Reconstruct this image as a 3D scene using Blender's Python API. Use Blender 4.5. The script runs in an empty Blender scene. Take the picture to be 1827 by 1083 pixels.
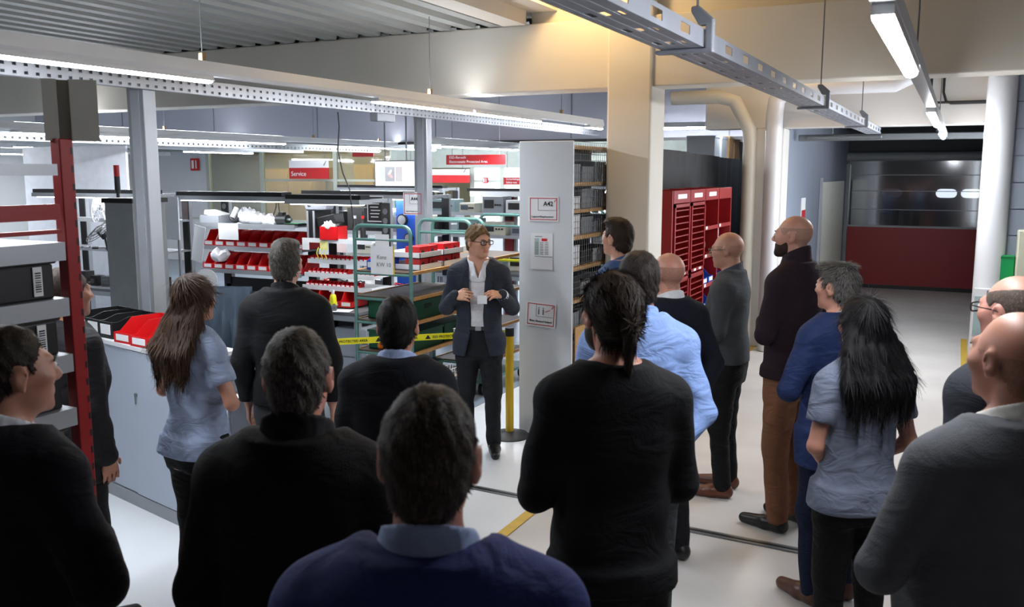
import bpy, bmesh, math, random
import numpy as np
from mathutils import Vector, Matrix
random.seed(7); RNG = np.random.default_rng(7)
scene = bpy.context.scene
col = scene.collection
R = math.radians

# ------------------------------------------------------------------ camera, world, exposure
cam_d = bpy.data.cameras.new('camera'); cam = bpy.data.objects.new('camera', cam_d); col.objects.link(cam)
cam.location = (0, 0, 2.2); cam.rotation_euler = (R(90 - 8.252), 0, R(26.2))
cam_d.sensor_width = 36; cam_d.lens = 36 * 1610 / 1827; cam_d.clip_start = .05; cam_d.clip_end = 200
cam_d.dof.use_dof = True; cam_d.dof.focus_distance = 7.0; cam_d.dof.aperture_fstop = 5.6
scene.camera = cam
world = bpy.data.worlds.new('world'); scene.world = world; world.use_nodes = True
world.node_tree.nodes['Background'].inputs[0].default_value = (.55, .65, .8, 1)
world.node_tree.nodes['Background'].inputs[1].default_value = .35
vs = scene.view_settings
vs.view_transform = 'Standard'; vs.look = 'None'; vs.exposure = 0.6; vs.gamma = 1.0; vs.use_curve_mapping = False
LED = 98.0        # strength of the white lamp tubes
WARM = 32.0       # watts of each added warm ceiling lamp

# ------------------------------------------------------------------ materials
MATS = {}
def lin(c): return tuple(((v / 12.92) if v <= .04045 else ((v + .055) / 1.055) ** 2.4) for v in c)
def hexc(h): return lin(tuple(int(h[i:i + 2], 16) / 255 for i in (0, 2, 4)))
def M(name, colr, rough=.5, metal=0, var=.06, vscale=8, bump=0, bscale=60, spec=.5, trans=0, stretch=None, alpha=1):
    if name in MATS: return MATS[name]
    if isinstance(colr, str): colr = hexc(colr)
    m = bpy.data.materials.new(name); m.use_nodes = True; nt = m.node_tree; b = nt.nodes['Principled BSDF']
    b.inputs['Roughness'].default_value = rough; b.inputs['Metallic'].default_value = metal
    b.inputs['Specular IOR Level'].default_value = spec
    if trans: b.inputs['Transmission Weight'].default_value = trans
    if alpha < 1: b.inputs['Alpha'].default_value = alpha
    tc = nt.nodes.new('ShaderNodeTexCoord'); src = tc.outputs['Object']
    if stretch:
        mp = nt.nodes.new('ShaderNodeMapping'); mp.inputs['Scale'].default_value = stretch
        nt.links.new(src, mp.inputs[0]); src = mp.outputs[0]
    n = nt.nodes.new('ShaderNodeTexNoise'); n.inputs['Scale'].default_value = vscale; n.inputs['Detail'].default_value = 4
    nt.links.new(src, n.inputs['Vector'])
    mix = nt.nodes.new('ShaderNodeMix'); mix.data_type = 'RGBA'
    lo = tuple(max(0, c * (1 - var * 2.2)) for c in colr) + (1,); hi = tuple(min(1, c * (1 + var * 2.2)) for c in colr) + (1,)
    mix.inputs['A'].default_value = lo; mix.inputs['B'].default_value = hi
    nt.links.new(n.outputs['Fac'], mix.inputs['Factor']); nt.links.new(mix.outputs['Result'], b.inputs['Base Color'])
    if bump:
        n2 = nt.nodes.new('ShaderNodeTexNoise'); n2.inputs['Scale'].default_value = bscale; n2.inputs['Detail'].default_value = 3
        nt.links.new(src, n2.inputs['Vector'])
        bp = nt.nodes.new('ShaderNodeBump'); bp.inputs['Strength'].default_value = bump; bp.inputs['Distance'].default_value = .004
        nt.links.new(n2.outputs['Fac'], bp.inputs['Height']); nt.links.new(bp.outputs[0], b.inputs['Normal'])
    MATS[name] = m; return m
def EM(name, colr, strength):
    if name in MATS: return MATS[name]
    m = bpy.data.materials.new(name); m.use_nodes = True; nt = m.node_tree
    b = nt.nodes['Principled BSDF']; b.inputs['Base Color'].default_value = (.8, .8, .8, 1)
    b.inputs['Emission Color'].default_value = (*colr, 1); b.inputs['Emission Strength'].default_value = strength
    MATS[name] = m; return m
def GL(name, colr, rough=.05, mixf=.25):
    """thin glass / film: see-through with a share of gloss"""
    if name in MATS: return MATS[name]
    m = bpy.data.materials.new(name); m.use_nodes = True; nt = m.node_tree; nt.nodes.clear()
    o = nt.nodes.new('ShaderNodeOutputMaterial'); t = nt.nodes.new('ShaderNodeBsdfTransparent'); g = nt.nodes.new('ShaderNodeBsdfGlossy')
    t.inputs[0].default_value = (*colr, 1); g.inputs['Roughness'].default_value = rough
    mx = nt.nodes.new('ShaderNodeMixShader'); mx.inputs[0].default_value = mixf
    nt.links.new(t.outputs[0], mx.inputs[1]); nt.links.new(g.outputs[0], mx.inputs[2]); nt.links.new(mx.outputs[0], o.inputs[0])
    MATS[name] = m; return m

concrete = M('corridor_concrete', 'c6c2be', .42, 0, .10, 1.6, .08, 30)
white_floor = M('white_floor_coating', 'd2d6da', .28, 0, .04, 1.5)
blue_floor = M('blue_grey_floor', '76828f', .3, 0, .05, 2)
cream = M('cream_paint', 'd0cbc0', .7, 0, .05, 1.2, .05, 40)
cream2 = M('pale_wall_paint', 'a2a4b0', .7, 0, .03, 1)
white_p = M('white_paint', 'c8cacc', .5, 0, .03, 2)
deckm = M('ceiling_deck_metal', '9b9d99', .45, .1, .05, 1)
alu = M('aluminium', 'a9adb2', .38, .55, .05, 3)
alu_dark = M('galvanised_steel', '777b7e', .4, .7, .08, 5)
traym = M('cable_tray_steel', '8d919a', .5, .2, .10, 6)
ltgrey = M('light_grey_laminate', '8f98a8', .42, 0, .02, 3)
panelw = M('panel_white', 'd0d4d8', .4, 0, .02, 2)
red_steel = M('red_steel', '8e1014', .4, .1, .08, 5)
red_dark = M('red_curtain', '8a1216', .45, 0, .06, 3)
red_bin = M('red_plastic', 'c5161b', .35, 0, .06, 5)
blue_bin = M('blue_plastic', '1f4fae', .35, 0, .06, 5)
green_crate = M('green_plastic', '0c4a33', .4, 0, .06, 5)
black_pl = M('black_plastic', '131416', .4, 0, .1, 8)
dark_rub = M('dark_rubber', '1d1e20', .6, 0, .1, 20)
white_pl = M('white_plastic', 'd8dadd', .35, 0, .02, 4)
paper = M('paper_white', 'dfe0e2', .7, 0, .02, 4)
grn_tube = M('green_tube', '5d8680', .4, .2, .05, 5)
wood = M('plywood', 'b98d55', .5, 0, .18, 6, .05, 40, stretch=(1, 6, 6))
dkwood = M('dark_board', '4b3c30', .55, 0, .15, 5)
cardb = M('cardboard', '9b7c55', .8, 0, .08, 4)
yellow = M('yellow_paint', 'd2ab14', .4, 0, .05, 8)
yel_tape = M('yellow_floor_tape', 'c6a43a', .5, 0, .12, 12)
yel_bright = M('yellow_bright', 'd9d21e', .4, 0, .05, 8)
tarp = M('black_tarpaulin', '2b2d31', .75, 0, .12, 3, .15, 12, stretch=(4, 4, .6))
grey_box = M('grey_plastic', '8b9096', .45, 0, .05, 5)
grey_wall = M('grey_blue_block', '7d8492', .65, 0, .04, 3, .06, 60)
office_fr = M('office_frame', 'a9b0a6', .45, .1, .03, 3)
beige_wood = M('beige_wood_panel', 'b79a67', .5, 0, .12, 3, stretch=(3, 3, .6))
orange = M('orange_plastic', 'd0651a', .4, 0, .05, 6)
green_sign = M('green_sign', '0f8a4a', .4, 0, .03, 5)
inkm = M('black_ink', '141414', .6, 0, .02, 10)
inkr = M('red_ink', 'b3161c', .5, 0, .03, 6)
inkw = M('white_ink', 'e6e6e6', .6, 0, .01, 10)
inkg = M('grey_ink', '707478', .6, 0, .02, 10)
led = EM('led_tube', (.90, .94, 1.0), LED)
led_far = EM('led_tube_far', (.90, .94, 1.0), LED * .8)
bench_led = EM('bench_led', (.93, .95, 1.0), 13)
day = EM('daylight_pane', (.86, .93, 1.0), 1.9)
glass = GL('window_glass', (.8, .85, .82), .04, .16)
lensm = GL('spectacle_lens', (.97, .97, .97), .02, .05)
filmm = GL('door_window_film', (.7, .72, .75), .08, .22)
bagm = GL('clear_bag', (.9, .9, .92), .2, .45)

# ------------------------------------------------------------------ mesh helpers
class MB:
    def __init__(s): s.v = []; s.f = []
    def add(s, vs, fs):
        o = len(s.v); s.v += [tuple(p) for p in vs]; s.f += [tuple(i + o for i in f) for f in fs]; return s
    def box(s, x0, x1, y0, y1, z0, z1):
        return s.add([(x0, y0, z0), (x1, y0, z0), (x1, y1, z0), (x0, y1, z0), (x0, y0, z1), (x1, y0, z1), (x1, y1, z1), (x0, y1, z1)],
                     [(0, 3, 2, 1), (4, 5, 6, 7), (0, 1, 5, 4), (1, 2, 6, 5), (2, 3, 7, 6), (3, 0, 4, 7)])
    def cbox(s, c, d, rot=None):
        o = len(s.v); s.box(-d[0] / 2, d[0] / 2, -d[1] / 2, d[1] / 2, -d[2] / 2, d[2] / 2)
        m = Matrix.Translation(c) @ (rot.to_4x4() if rot is not None else Matrix())
        s.v[o:] = [tuple(m @ Vector(p)) for p in s.v[o:]]; return s
    def tube(s, pts, r, n=8, caps=True):
        pts = [Vector(p) for p in pts]; rs = r if isinstance(r, (list, tuple)) else [r] * len(pts)
        rings = []; prev = None
        for i, p in enumerate(pts):
            d = (pts[min(i + 1, len(pts) - 1)] - pts[max(i - 1, 0)]).normalized()
            if prev is None:
                a = Vector((0, 0, 1)) if abs(d.z) < .9 else Vector((1, 0, 0)); u = d.cross(a).normalized()
            else:
                u = (prev - d * prev.dot(d)).normalized()
            prev = u; w = d.cross(u)
            rings.append([p + (u * math.cos(t) + w * math.sin(t)) * rs[i] for t in [2 * math.pi * k / n for k in range(n)]])
        vs = [q for rg in rings for q in rg]; fs = []
        for i in range(len(rings) - 1):
            for k in range(n):
                k2 = (k + 1) % n; fs.append((i * n + k, i * n + k2, (i + 1) * n + k2, (i + 1) * n + k))
        if caps:
            fs.append(tuple(range(n - 1, -1, -1))); b = (len(rings) - 1) * n; fs.append(tuple(b + k for k in range(n)))
        return s.add(vs, fs)
    def lathe(s, prof, c=(0, 0, 0), n=20, arc=2 * math.pi):
        vs = []; fs = []
        for (r, z) in prof:
            for k in range(n):
                t = arc * k / n; vs.append((c[0] + r * math.cos(t), c[1] + r * math.sin(t), c[2] + z))
        for i in range(len(prof) - 1):
            for k in range(n):
                k2 = (k + 1) % n; fs.append((i * n + k, i * n + k2, (i + 1) * n + k2, (i + 1) * n + k))
        fs.append(tuple(range(n - 1, -1, -1))); b = (len(prof) - 1) * n; fs.append(tuple(b + k for k in range(n)))
        return s.add(vs, fs)
    def prism(s, poly, t0, t1, axis='x'):
        n = len(poly)
        def P(p, t): return (t, p[0], p[1]) if axis == 'x' else ((p[0], t, p[1]) if axis == 'y' else (p[0], p[1], t))
        vs = [P(p, t0) for p in poly] + [P(p, t1) for p in poly]
        fs = [tuple(range(n - 1, -1, -1)), tuple(range(n, 2 * n))] + [(i, (i + 1) % n, n + (i + 1) % n, n + i) for i in range(n)]
        return s.add(vs, fs)
    def ball(s, c, r, nu=10, nv=6):
        r = r if isinstance(r, (list, tuple)) else (r, r, r); vs = [(c[0], c[1], c[2] - r[2])]; fs = []
        for j in range(1, nv):
            ph = -math.pi / 2 + math.pi * j / nv
            for i in range(nu):
                t = 2 * math.pi * i / nu; vs.append((c[0] + r[0] * math.cos(ph) * math.cos(t), c[1] + r[1] * math.cos(ph) * math.sin(t), c[2] + r[2] * math.sin(ph)))
        vs.append((c[0], c[1], c[2] + r[2])); L = len(vs) - 1
        for i in range(nu):
            i2 = (i + 1) % nu; fs.append((0, 1 + i2, 1 + i)); b = 1 + (nv - 2) * nu; fs.append((L, b + i, b + i2))
            for j in range(nv - 2): a = 1 + j * nu; fs.append((a + i, a + i2, a + nu + i2, a + nu + i))
        return s.add(vs, fs)
    def mesh(s, name):
        me = bpy.data.meshes.new(name); me.from_pydata(s.v, [], s.f); me.update()
        bm = bmesh.new(); bm.from_mesh(me); bmesh.ops.recalc_face_normals(bm, faces=bm.faces); bm.to_mesh(me); bm.free(); return me
    def build(s, name, mat, parent=None, loc=(0, 0, 0), rotz=0, smooth=False, bevel=0, rot=None):
        me = s.mesh(name); me.materials.append(mat); o = bpy.data.objects.new(name, me); col.objects.link(o)
        o.location = loc; o.rotation_euler = rot if rot else (0, 0, rotz); o.parent = parent
        if smooth: me.shade_smooth() if hasattr(me, 'shade_smooth') else None
        if smooth: me.set_sharp_from_angle(angle=R(40))
        if bevel:
            b = o.modifiers.new('bevel', 'BEVEL'); b.width = bevel; b.segments = 2; b.limit_method = 'ANGLE'; b.angle_limit = R(50)
        return o
def tag(o, label=None, cat=None, group=None, kind=None):
    if label: o['label'] = label
    if cat: o['category'] = cat
    if group: o['group'] = group
    if kind: o['kind'] = kind
    return o
def thing(name, loc=(0, 0, 0), rotz=0, label=None, cat=None, group=None):
    o = bpy.data.objects.new(name, None); col.objects.link(o); o.location = loc; o.rotation_euler = (0, 0, rotz); o.empty_display_size = .1
    return tag(o, label, cat, group)
def struct(o, label=None): return tag(o, label, None, None, 'structure')
def inst(root, loc=None, rotz=None, label=None, group=None, parent=None, scale=None):
    c = root.copy(); col.objects.link(c); c.parent = parent
    if loc is not None: c.location = loc
    if rotz is not None: c.rotation_euler = (0, 0, rotz)
    if scale is not None: c.scale = scale
    if label: c['label'] = label
    if group: c['group'] = group
    for ch in root.children: inst(ch, parent=c)
    return c
def once(proto):
    """first call hands out the prototype itself, later calls copies"""
    used = []
    def put(loc, rotz=0, label=None, group=None, scale=None):
        if not used:
            used.append(1); o = proto; o.location = loc; o.rotation_euler = (0, 0, rotz)
            if scale is not None: o.scale = scale
            if label: o['label'] = label
            if group: o['group'] = group
            return o
        return inst(proto, loc, rotz, label, group, None, scale)
    return put
def text(s, size, mat, parent, loc, rot=(R(90), 0, 0), name='lettering', bold=False, align='LEFT', ext=.0008, sx=1):
    cu = bpy.data.curves.new(name, 'FONT'); cu.body = s; cu.size = size; cu.align_x = align; cu.extrude = ext; cu.resolution_u = 3
    if bold: cu.offset = size * .018
    t = bpy.data.objects.new(name + '_tmp', cu); col.objects.link(t)
    dg = bpy.context.evaluated_depsgraph_get(); me = bpy.data.meshes.new_from_object(t.evaluated_get(dg)); me.name = name
    bpy.data.objects.remove(t); bpy.data.curves.remove(cu)
    me.materials.clear(); me.materials.append(mat)
    o = bpy.data.objects.new(name, me); col.objects.link(o); o.parent = parent; o.location = loc; o.rotation_euler = rot; o.scale = (sx, 1, 1)
    return o

# ------------------------------------------------------------------ the setting
XL, XR, YN, YF = -19.0, 3.0, -3.0, 22.0
struct(MB().box(XL - .3, XR, YN, YF, -.2, 0).build('floor', concrete), 'pale grey concrete floor of the hall and corridor')
fl = bpy.data.objects['floor']
MB().box(XL, -2.38, YN, 17.0, .0005, .003).build('white_coating', white_floor, fl)
MB().box(XL, -3.98, 5.2, 17.0, .003, .006).build('blue_coating', blue_floor, fl)
MB().box(-2.42, -2.345, 2.6, 7.45, .003, .005).build('tape_line', yel_tape, fl)
MB().box(-2.28, -2.205, 8.2, 17, .001, .003).build('tape_line', yel_tape, fl)
MB().box(.14, .215, 7.4, 13.3, .001, .003).build('tape_line', yel_tape, fl)
d = MB().cbox((-1.4, 5.29, .004), (3.7, .075, .008), Matrix.Rotation(R(-2.6), 3, 'Z')).build('drain_channel', alu_dark, fl)
MB().cbox((-1.4, 5.29, .009), (3.7, .02, .004), Matrix.Rotation(R(-2.6), 3, 'Z')).build('drain_gap', black_pl, fl)

# trapezoid deck ceiling over the workshop bay, ribs along the corridor direction
def deck(y0, y1, x0, x1, z, pitch=.26, hgt=.085):
    prof = []; x = x0
    while x < x1:
        prof += [(x, z), (x + pitch * .42, z), (x + pitch * .54, z + hgt), (x + pitch * .88, z + hgt)]; x += pitch
    prof = [(p[0], p[1]) for p in prof]
    vs = [(p[0], y0, p[1]) for p in prof] + [(p[0], y1, p[1]) for p in prof]; n = len(prof)
    return MB().add(vs, [(i, i + 1, n + i + 1, n + i) for i in range(n - 1)])
struct(deck(YN, 7.5, XL, -3.80, 3.505).build('ceiling', deckm), 'ribbed sheet metal ceiling deck over the workshop bay')
struct(deck(7.86, 14.0, XL, -2.9, 3.505).build('ceiling_rear_bay', deckm), 'ribbed sheet metal ceiling deck behind the concrete beam')
struct(MB().box(XL, -3.3, YN, 14.0, 3.62, 3.7).build('ceiling_upper', cream), 'roof slab above the ribbed deck')
struct(MB().box(-3.55, XR, YN, 11.55, 4.25, 4.35).build('ceiling_corridor', M('ceiling_paint', '9c927e', .75, 0, .05, 1)), 'high cream ceiling above the corridor')
struct(MB().box(-3.77, -3.55, YN, 7.5, 3.5, 4.3).build('trim_1', cream), 'cream edge beam at the end of the ribbed ceiling')
bm1 = struct(MB().box(XL, .46, 7.53, 7.86, 2.92, 3.51).build('beam_front', cream, bevel=.012), 'long cream concrete beam crossing above the column')
struct(MB().box(-3.55, XR, 7.62, 7.86, 3.51, 4.25).build('wall_above_beam', cream), 'cream wall strip above the concrete beam')
struct(MB().box(-2.78, -2.38, 7.5, 7.9, 0, 4.25).build('column_front', cream, bevel=.02), 'cream concrete column beside the tall shelf')
# second beam and column of the corridor
struct(MB().box(-2.95, .5, 11.55, 11.85, 2.74, 4.3).build('beam_rear', M('pale_column', 'c6c2bd', .65, 0, .04, 1.2), bevel=.01), 'cream lintel wall above the corridor opening')
struct(MB().box(-2.3, -1.96, 11.5, 11.9, 0, 2.74).build('column_rear', MATS['pale_column'], bevel=.02), 'cream column at the left of the corridor opening')
struct(MB().box(-2.3, -1.96, 11.9, 18.7, 0, 3.1).build('wall_left', grey_wall), 'grey left wall of the rear corridor')
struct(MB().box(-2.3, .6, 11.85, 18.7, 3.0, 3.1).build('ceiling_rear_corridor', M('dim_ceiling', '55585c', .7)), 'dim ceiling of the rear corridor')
struct(MB().box(.40, XR, 8.45, 18.7, 0, 4.3).build('wall_right', white_p), 'white right wall of the corridor')
struct(MB().box(XR, XR + .2, YN, 8.6, 0, 4.3).build('wall_far_right', cream2), 'plain wall closing the hall on the right')
struct(MB().box(XL - .3, XR + .2, YN - .2, YN, 0, 4.3).build('wall_back', M('back_wall', '6f7074', .8)), 'grey wall behind the group')
struct(MB().box(XL - .3, XL, YN, 17.2, 0, 4.3).build('wall_workshop_left', white_p), 'white workshop wall at the far left')
# fascia wall above the rear workshop
fw = struct(MB().box(XL, -2.3, 14.0, 14.25, 2.74, 3.7).build('wall_fascia', cream2), 'pale lilac fascia wall above the rear workshop')
MB().box(XL, -2.3, 13.97, 14.0, 2.70, 2.745).build('edge_strip', black_pl, fw)
for x in (-16.2, -13.6, -11.0, -8.4, -5.8, -3.2): MB().box(x - .008, x + .008, 13.992, 14.0, 2.76, 3.6).build('panel_joint', inkg, fw)
struct(MB().box(XL, -2.3, 14.2, 17.2, 3.1, 3.2).build('ceiling_rear_workshop', white_p), 'white ceiling of the rear workshop')
w2 = thing('added_window', (.395, 0, 0)); struct(w2, 'unseen daylight window added in the right corridor wall')  # glowing window added behind the pilaster to brighten the corridor floor
MB().box(-.012, .004, 9.15, 13.05, .85, 2.65).build('window_frame', alu, w2)
for k in range(3): MB().box(-.018, -.013, 9.2 + k * 1.28, 10.42 + k * 1.28, .9, 2.6).build('pane', EM('added_daylight', (.84, .92, 1), 3.6), w2)
# masonry pier of the right wall: every visible block a piece
pier = struct(MB().box(.30, XR, 8.36, 8.45, 0, 4.25).build('wall_blocks', M('mortar', '6d7480', .8)), 'grey blue block masonry on the right')
blk = MB().box(0, .585, -.02, 0, 0, .205).mesh('block'); blk.materials.append(grey_wall)
for r in range(20):
    for c in range(3):
        x0 = .36 + c * .6 - (.3 if r % 2 else 0)
        o = bpy.data.objects.new('block', blk); col.objects.link(o); o.parent = pier
        if x0 < .36: o.scale = ((x0 + .585 - .36) / .585, 1, 1); x0 = .36
        o.location = (x0, 8.36 - random.uniform(0, .004), r * .2125)
pil = struct(MB().lathe([(.11, 0), (.11, 4.25)], (.258, 8.34, 0), 28).build('trim_2', M('white_gloss', 'd5d7da', .18, 0, .02, 2), smooth=True), 'glossy white rounded pilaster at the corridor corner')
# conduits and ducts above the corridor
dm = M('duct_paint', 'b3aea2', .5, 0, .04, 2)
tag(MB().tube([(-3.3, 11.25, 3.12), (-2.72, 11.25, 3.12), (-2.52, 11.27, 3.06), (-2.34, 11.3, 2.72), (-2.33, 11.32, 2.55), (-2.33, 11.34, .02)], .085, 14).build('duct_pipe', dm, smooth=True),
    'pale pipe bending down beside the rear column', 'pipe')
tag(MB().tube([(-2.05, 11.32, .01), (-2.05, 11.32, 2.9), (-2.03, 11.3, 3.05), (-1.95, 11.3, 3.16), (-1.8, 11.3, 3.2), (-.72, 11.3, 3.2), (-.62, 11.3, 3.24), (-.6, 11.3, 3.4), (-.6, 11.3, 4.24)], .10, 14).build('duct_pipe', M('pipe_white', 'c4c3c6', .4, 0, .03, 2), smooth=True),
    'pale pipe running level under the lintel above the tray', 'pipe')
for i, dx in enumerate((0, .13)):
    tag(MB().tube([(-.36 + dx, 11.5, 4.2), (-.36 + dx, 11.5, 3.06 + dx * .3), (-.33 + dx, 11.5, 3.0), (-.28 + dx, 11.5, 2.985 - dx * .1), (.28, 11.5, 2.985 - dx * .1)], .014, 8).build('conduit', inkm),
        ['dark conduit bending right under the lintel, left one of the pair', 'dark conduit bending right under the lintel, right one of the pair'][i], 'conduit')
tag(MB().box(.26, .38, 11.44, 11.54, 2.95, 3.02).build('junction_box', inkg), 'small grey junction box at the end of the conduits', 'box')
tag(MB().box(-1.9, .3, 12.2, 12.3, 2.6, 2.68).box(-1.8, -.9, 12.15, 12.2, 2.62, 2.66).box(-1.5, -1.48, 12.24, 12.26, 2.68, 3.0).box(-.3, -.28, 12.24, 12.26, 2.68, 3.0).build('cable_duct', alu_dark, bevel=.01), 'dark cable duct crossing behind the corridor lintel', 'duct')

# rear corridor: fast roll door with red curtain
dr = thing('roll_door', (0, 18.6, 0), 0, 'fast roll door with red curtain and clear window band', 'door'); dr['kind'] = 'structure'; del dr['category']; dr.name = 'door_1'
MB().box(-1.92, .34, -.02, .02, .06, 1.17).build('curtain', red_dark, dr)
MB().box(-1.92, .34, -.025, .025, 1.17, 1.205).build('seam_band', M('seam_grey', '9a9da0', .5), dr)
MB().box(-1.92, .34, -.004, .004, 1.205, 2.42).build('window_band', filmm, dr)
MB().box(-1.92, .34, -.04, .04, .0, .07).build('bottom_seal', black_pl, dr)
MB().tube([(-1.98, -.08, 2.5), (.36, -.08, 2.5)], .085, 14).build('roller_tube', M('roller_grey', '7d8184', .5), dr, smooth=True)
MB().box(-2.02, -1.9, -.14, .06, 0, 2.36).build('guide_rail', alu_dark, dr); MB().box(.33, .42, -.14, .06, 0, 2.36).build('guide_rail', alu_dark, dr)
for z in (1.5, 1.85, 2.15): MB().box(-1.92, .34, -.01, -.004, z, z + .012).build('stiffener', alu_dark, dr)
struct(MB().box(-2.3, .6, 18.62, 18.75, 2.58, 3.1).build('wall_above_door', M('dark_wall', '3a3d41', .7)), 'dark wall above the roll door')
# hall behind the roll door
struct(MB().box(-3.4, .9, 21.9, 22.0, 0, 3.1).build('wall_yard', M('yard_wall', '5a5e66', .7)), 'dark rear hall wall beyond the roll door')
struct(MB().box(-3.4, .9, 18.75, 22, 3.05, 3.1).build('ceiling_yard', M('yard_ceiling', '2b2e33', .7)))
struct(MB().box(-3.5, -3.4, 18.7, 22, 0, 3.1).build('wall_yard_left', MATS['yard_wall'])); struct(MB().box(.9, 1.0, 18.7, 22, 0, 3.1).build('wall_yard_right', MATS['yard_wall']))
gd = thing('door_2', (0, 21.9, 0)); struct(gd, 'grey sectional gate with oval windows beyond the roll door')
for k in range(5): MB().box(-2.6, .8, -.06, -.02, .02 + k * .58, .58 + k * .58).build('panel', M('gate_panel', '4a4e55', .5), gd)
def oval(x0, x1, z0, z1, y, n=6):
    r = (z1 - z0) / 2; pts = [(x1 - r + r * math.cos(t), (z0 + z1) / 2 + r * math.sin(t)) for t in np.linspace(-math.pi / 2, math.pi / 2, n)] + [(x0 + r + r * math.cos(t), (z0 + z1) / 2 + r * math.sin(t)) for t in np.linspace(math.pi / 2, 3 * math.pi / 2, n)]
    return MB().prism(pts, y, y + .01, 'y')
for x in (-1.55, -.46, .03): oval(x - .0, x + .42, 1.66, 1.85, -.075).build('pane', day if x > -1 else M('dim_pane', '9aa3ad', .3), gd)
yl = tag(MB().box(-1.6, -.2, 20.0, 20.1, 3.0, 3.05).build('ceiling_lamp', white_pl), 'added ceiling lamp in the hall beyond the roll door', 'lamp', 'rear ceiling lamps'); MB().box(-1.55, -.25, 20.02, 20.08, 2.99, 3.0).build('tube', EM('added_yard_tube', (.9, .95, 1), 10), yl)  # extra lamp added to lift the hall behind the door film
for x in (-1.7, -1.5, -1.25, -1.05, -.85):
    tag(MB().box(x, x + .16, 20.6, 20.9, 0, .95).box(x + .02, x + .14, 20.65, 20.85, .95, 1.3 + .2 * random.random()).build('stored_crate', black_pl, bevel=.01), 'dark crate stack dimly seen through the door window', 'crate', 'crates behind the roll door')
# white side door and small sign on the left corridor wall
sd = thing('door_3', (-1.955, 0, 0)); struct(sd, 'pale side door in the left wall of the rear corridor')
MB().box(0, .03, 14.9, 17.9, 0, 2.05).build('leaf', M('pale_door', 'c7c8bd', .5), sd); MB().box(0, .04, 14.82, 14.9, 0, 2.12).build('door_frame', alu, sd)
sg = tag(MB().box(-1.958, -1.948, 13.05, 13.4, 1.52, 1.85).build('wall_sign', inkw), 'small white sign on the grey corridor wall', 'sign')
MB().box(-1.947, -1.944, 13.07, 13.38, 1.53, 1.68).build('red_field', inkr, sg)

# ------------------------------------------------------------------ hanging light tracks
def track(x, z, y0, y1, lamps, wires, label, mat, w=.055, hz=.085, ztop=3.5):
    t = thing('light_track', (x, 0, z), 0, label, 'light track', 'hanging light tracks')
    MB().prism([(-w * .5, .0), (w * .5, .0), (w * .62, .02), (w * .35, hz), (-w * .35, hz), (-w * .62, .02)], y0, y1, 'y').build('rail', white_pl, t)
    for (a, b) in lamps: MB().add([(-w * .22, a + .02, hz + .0006), (w * .22, a + .02, hz + .0006), (w * .22, b - .02, hz + .0006), (-w * .22, b - .02, hz + .0006)], [(0, 1, 2, 3)]).build('added_uplight', EM('added_led_uplight', (.92, .95, 1), 52), t)  # glowing strips added on top, out of view, to brighten beam and deck
    for (a, b) in lamps:
        lp = MB().prism([(-w * .75, -.03), (w * .75, -.03), (w * .6, .0), (-w * .6, .0)], a, b, 'y').build('lamp', white_pl, t)
        n = 7; pr = [(w * .72 * math.cos(q), -.03 + .015 * math.sin(q)) for q in np.linspace(math.pi, 2 * math.pi, n)]
        MB().prism(pr, a + .01, b - .01, 'y').build('tube', mat, lp)
    for y in wires:
        wr = MB().tube([(0, y, hz), (0, y, ztop - z)], .0035, 5).build('wire', inkg, t)
        MB().cbox((0, y, hz + .02), (.03, .03, .05)).build('hook', cardb, wr)
    return t
track(-4.1, 2.775, 1.6, 10.9, [(1.2, 4.2), (5.93, 7.45), (7.5, 8.98), (10.4, 10.85)], [4.15, 6.75, 9.6], 'long white light track nearest to the camera with gaps between lamps', led)
track(-9.2, 2.66, 5.0, 15.5, [(6.5, 8.1), (8.2, 10.9), (12.3, 15.3)], [8.6, 11.6, 13.4], 'white light track hanging over the red bin workbench', led)
track(-13.0, 2.62, 6.0, 16.0, [(6.4, 8.3), (9.2, 11.2), (12.6, 14.4)], [8.8], 'white light track behind the one over the red bins', led)
track(-17.0, 2.6, 6.0, 16.0, [(6.5, 9.3), (10.4, 13.2)], [9.8], 'white light track farthest left by the workshop wall', led)
track(-6.6, 2.6, 10.6, 16.6, [(11.2, 13.6), (14.3, 16.4)], [], 'white light track over the test benches behind the speaker', led_far)
for i, (x, y) in enumerate([(-12.2, 15.4), (-9.0, 15.6), (-5.6, 15.4), (-3.6, 13.2)]):
    o = MB().box(x - 1.0, x + 1.0, y - .04, y + .04, 2.86, 2.93).build('ceiling_lamp', white_pl)
    tag(o, ['slim tube lamp across the rear ceiling at the far left', 'slim tube lamp across the rear ceiling above the screen', 'slim tube lamp across the rear ceiling above the white panel', 'slim tube lamp behind the black tarpaulin'][i], 'lamp', 'rear ceiling lamps')
    MB().tube([(x - .97, y, 2.85), (x + .97, y, 2.85)], .022, 8).build('tube', led_far, o)
o = tag(MB().box(-1.1, -1.0, 13.6, 16.2, 2.95, 3.0).build('ceiling_lamp', white_pl), 'added ceiling lamp of the rear corridor hidden above the lintel', 'lamp', 'rear ceiling lamps')  # lamp added out of view to brighten the rear corridor
MB().box(-1.08, -1.02, 13.65, 16.15, 2.94, 2.95).build('tube', EM('added_corridor_tube', (.95, .96, 1), 16), o)
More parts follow.
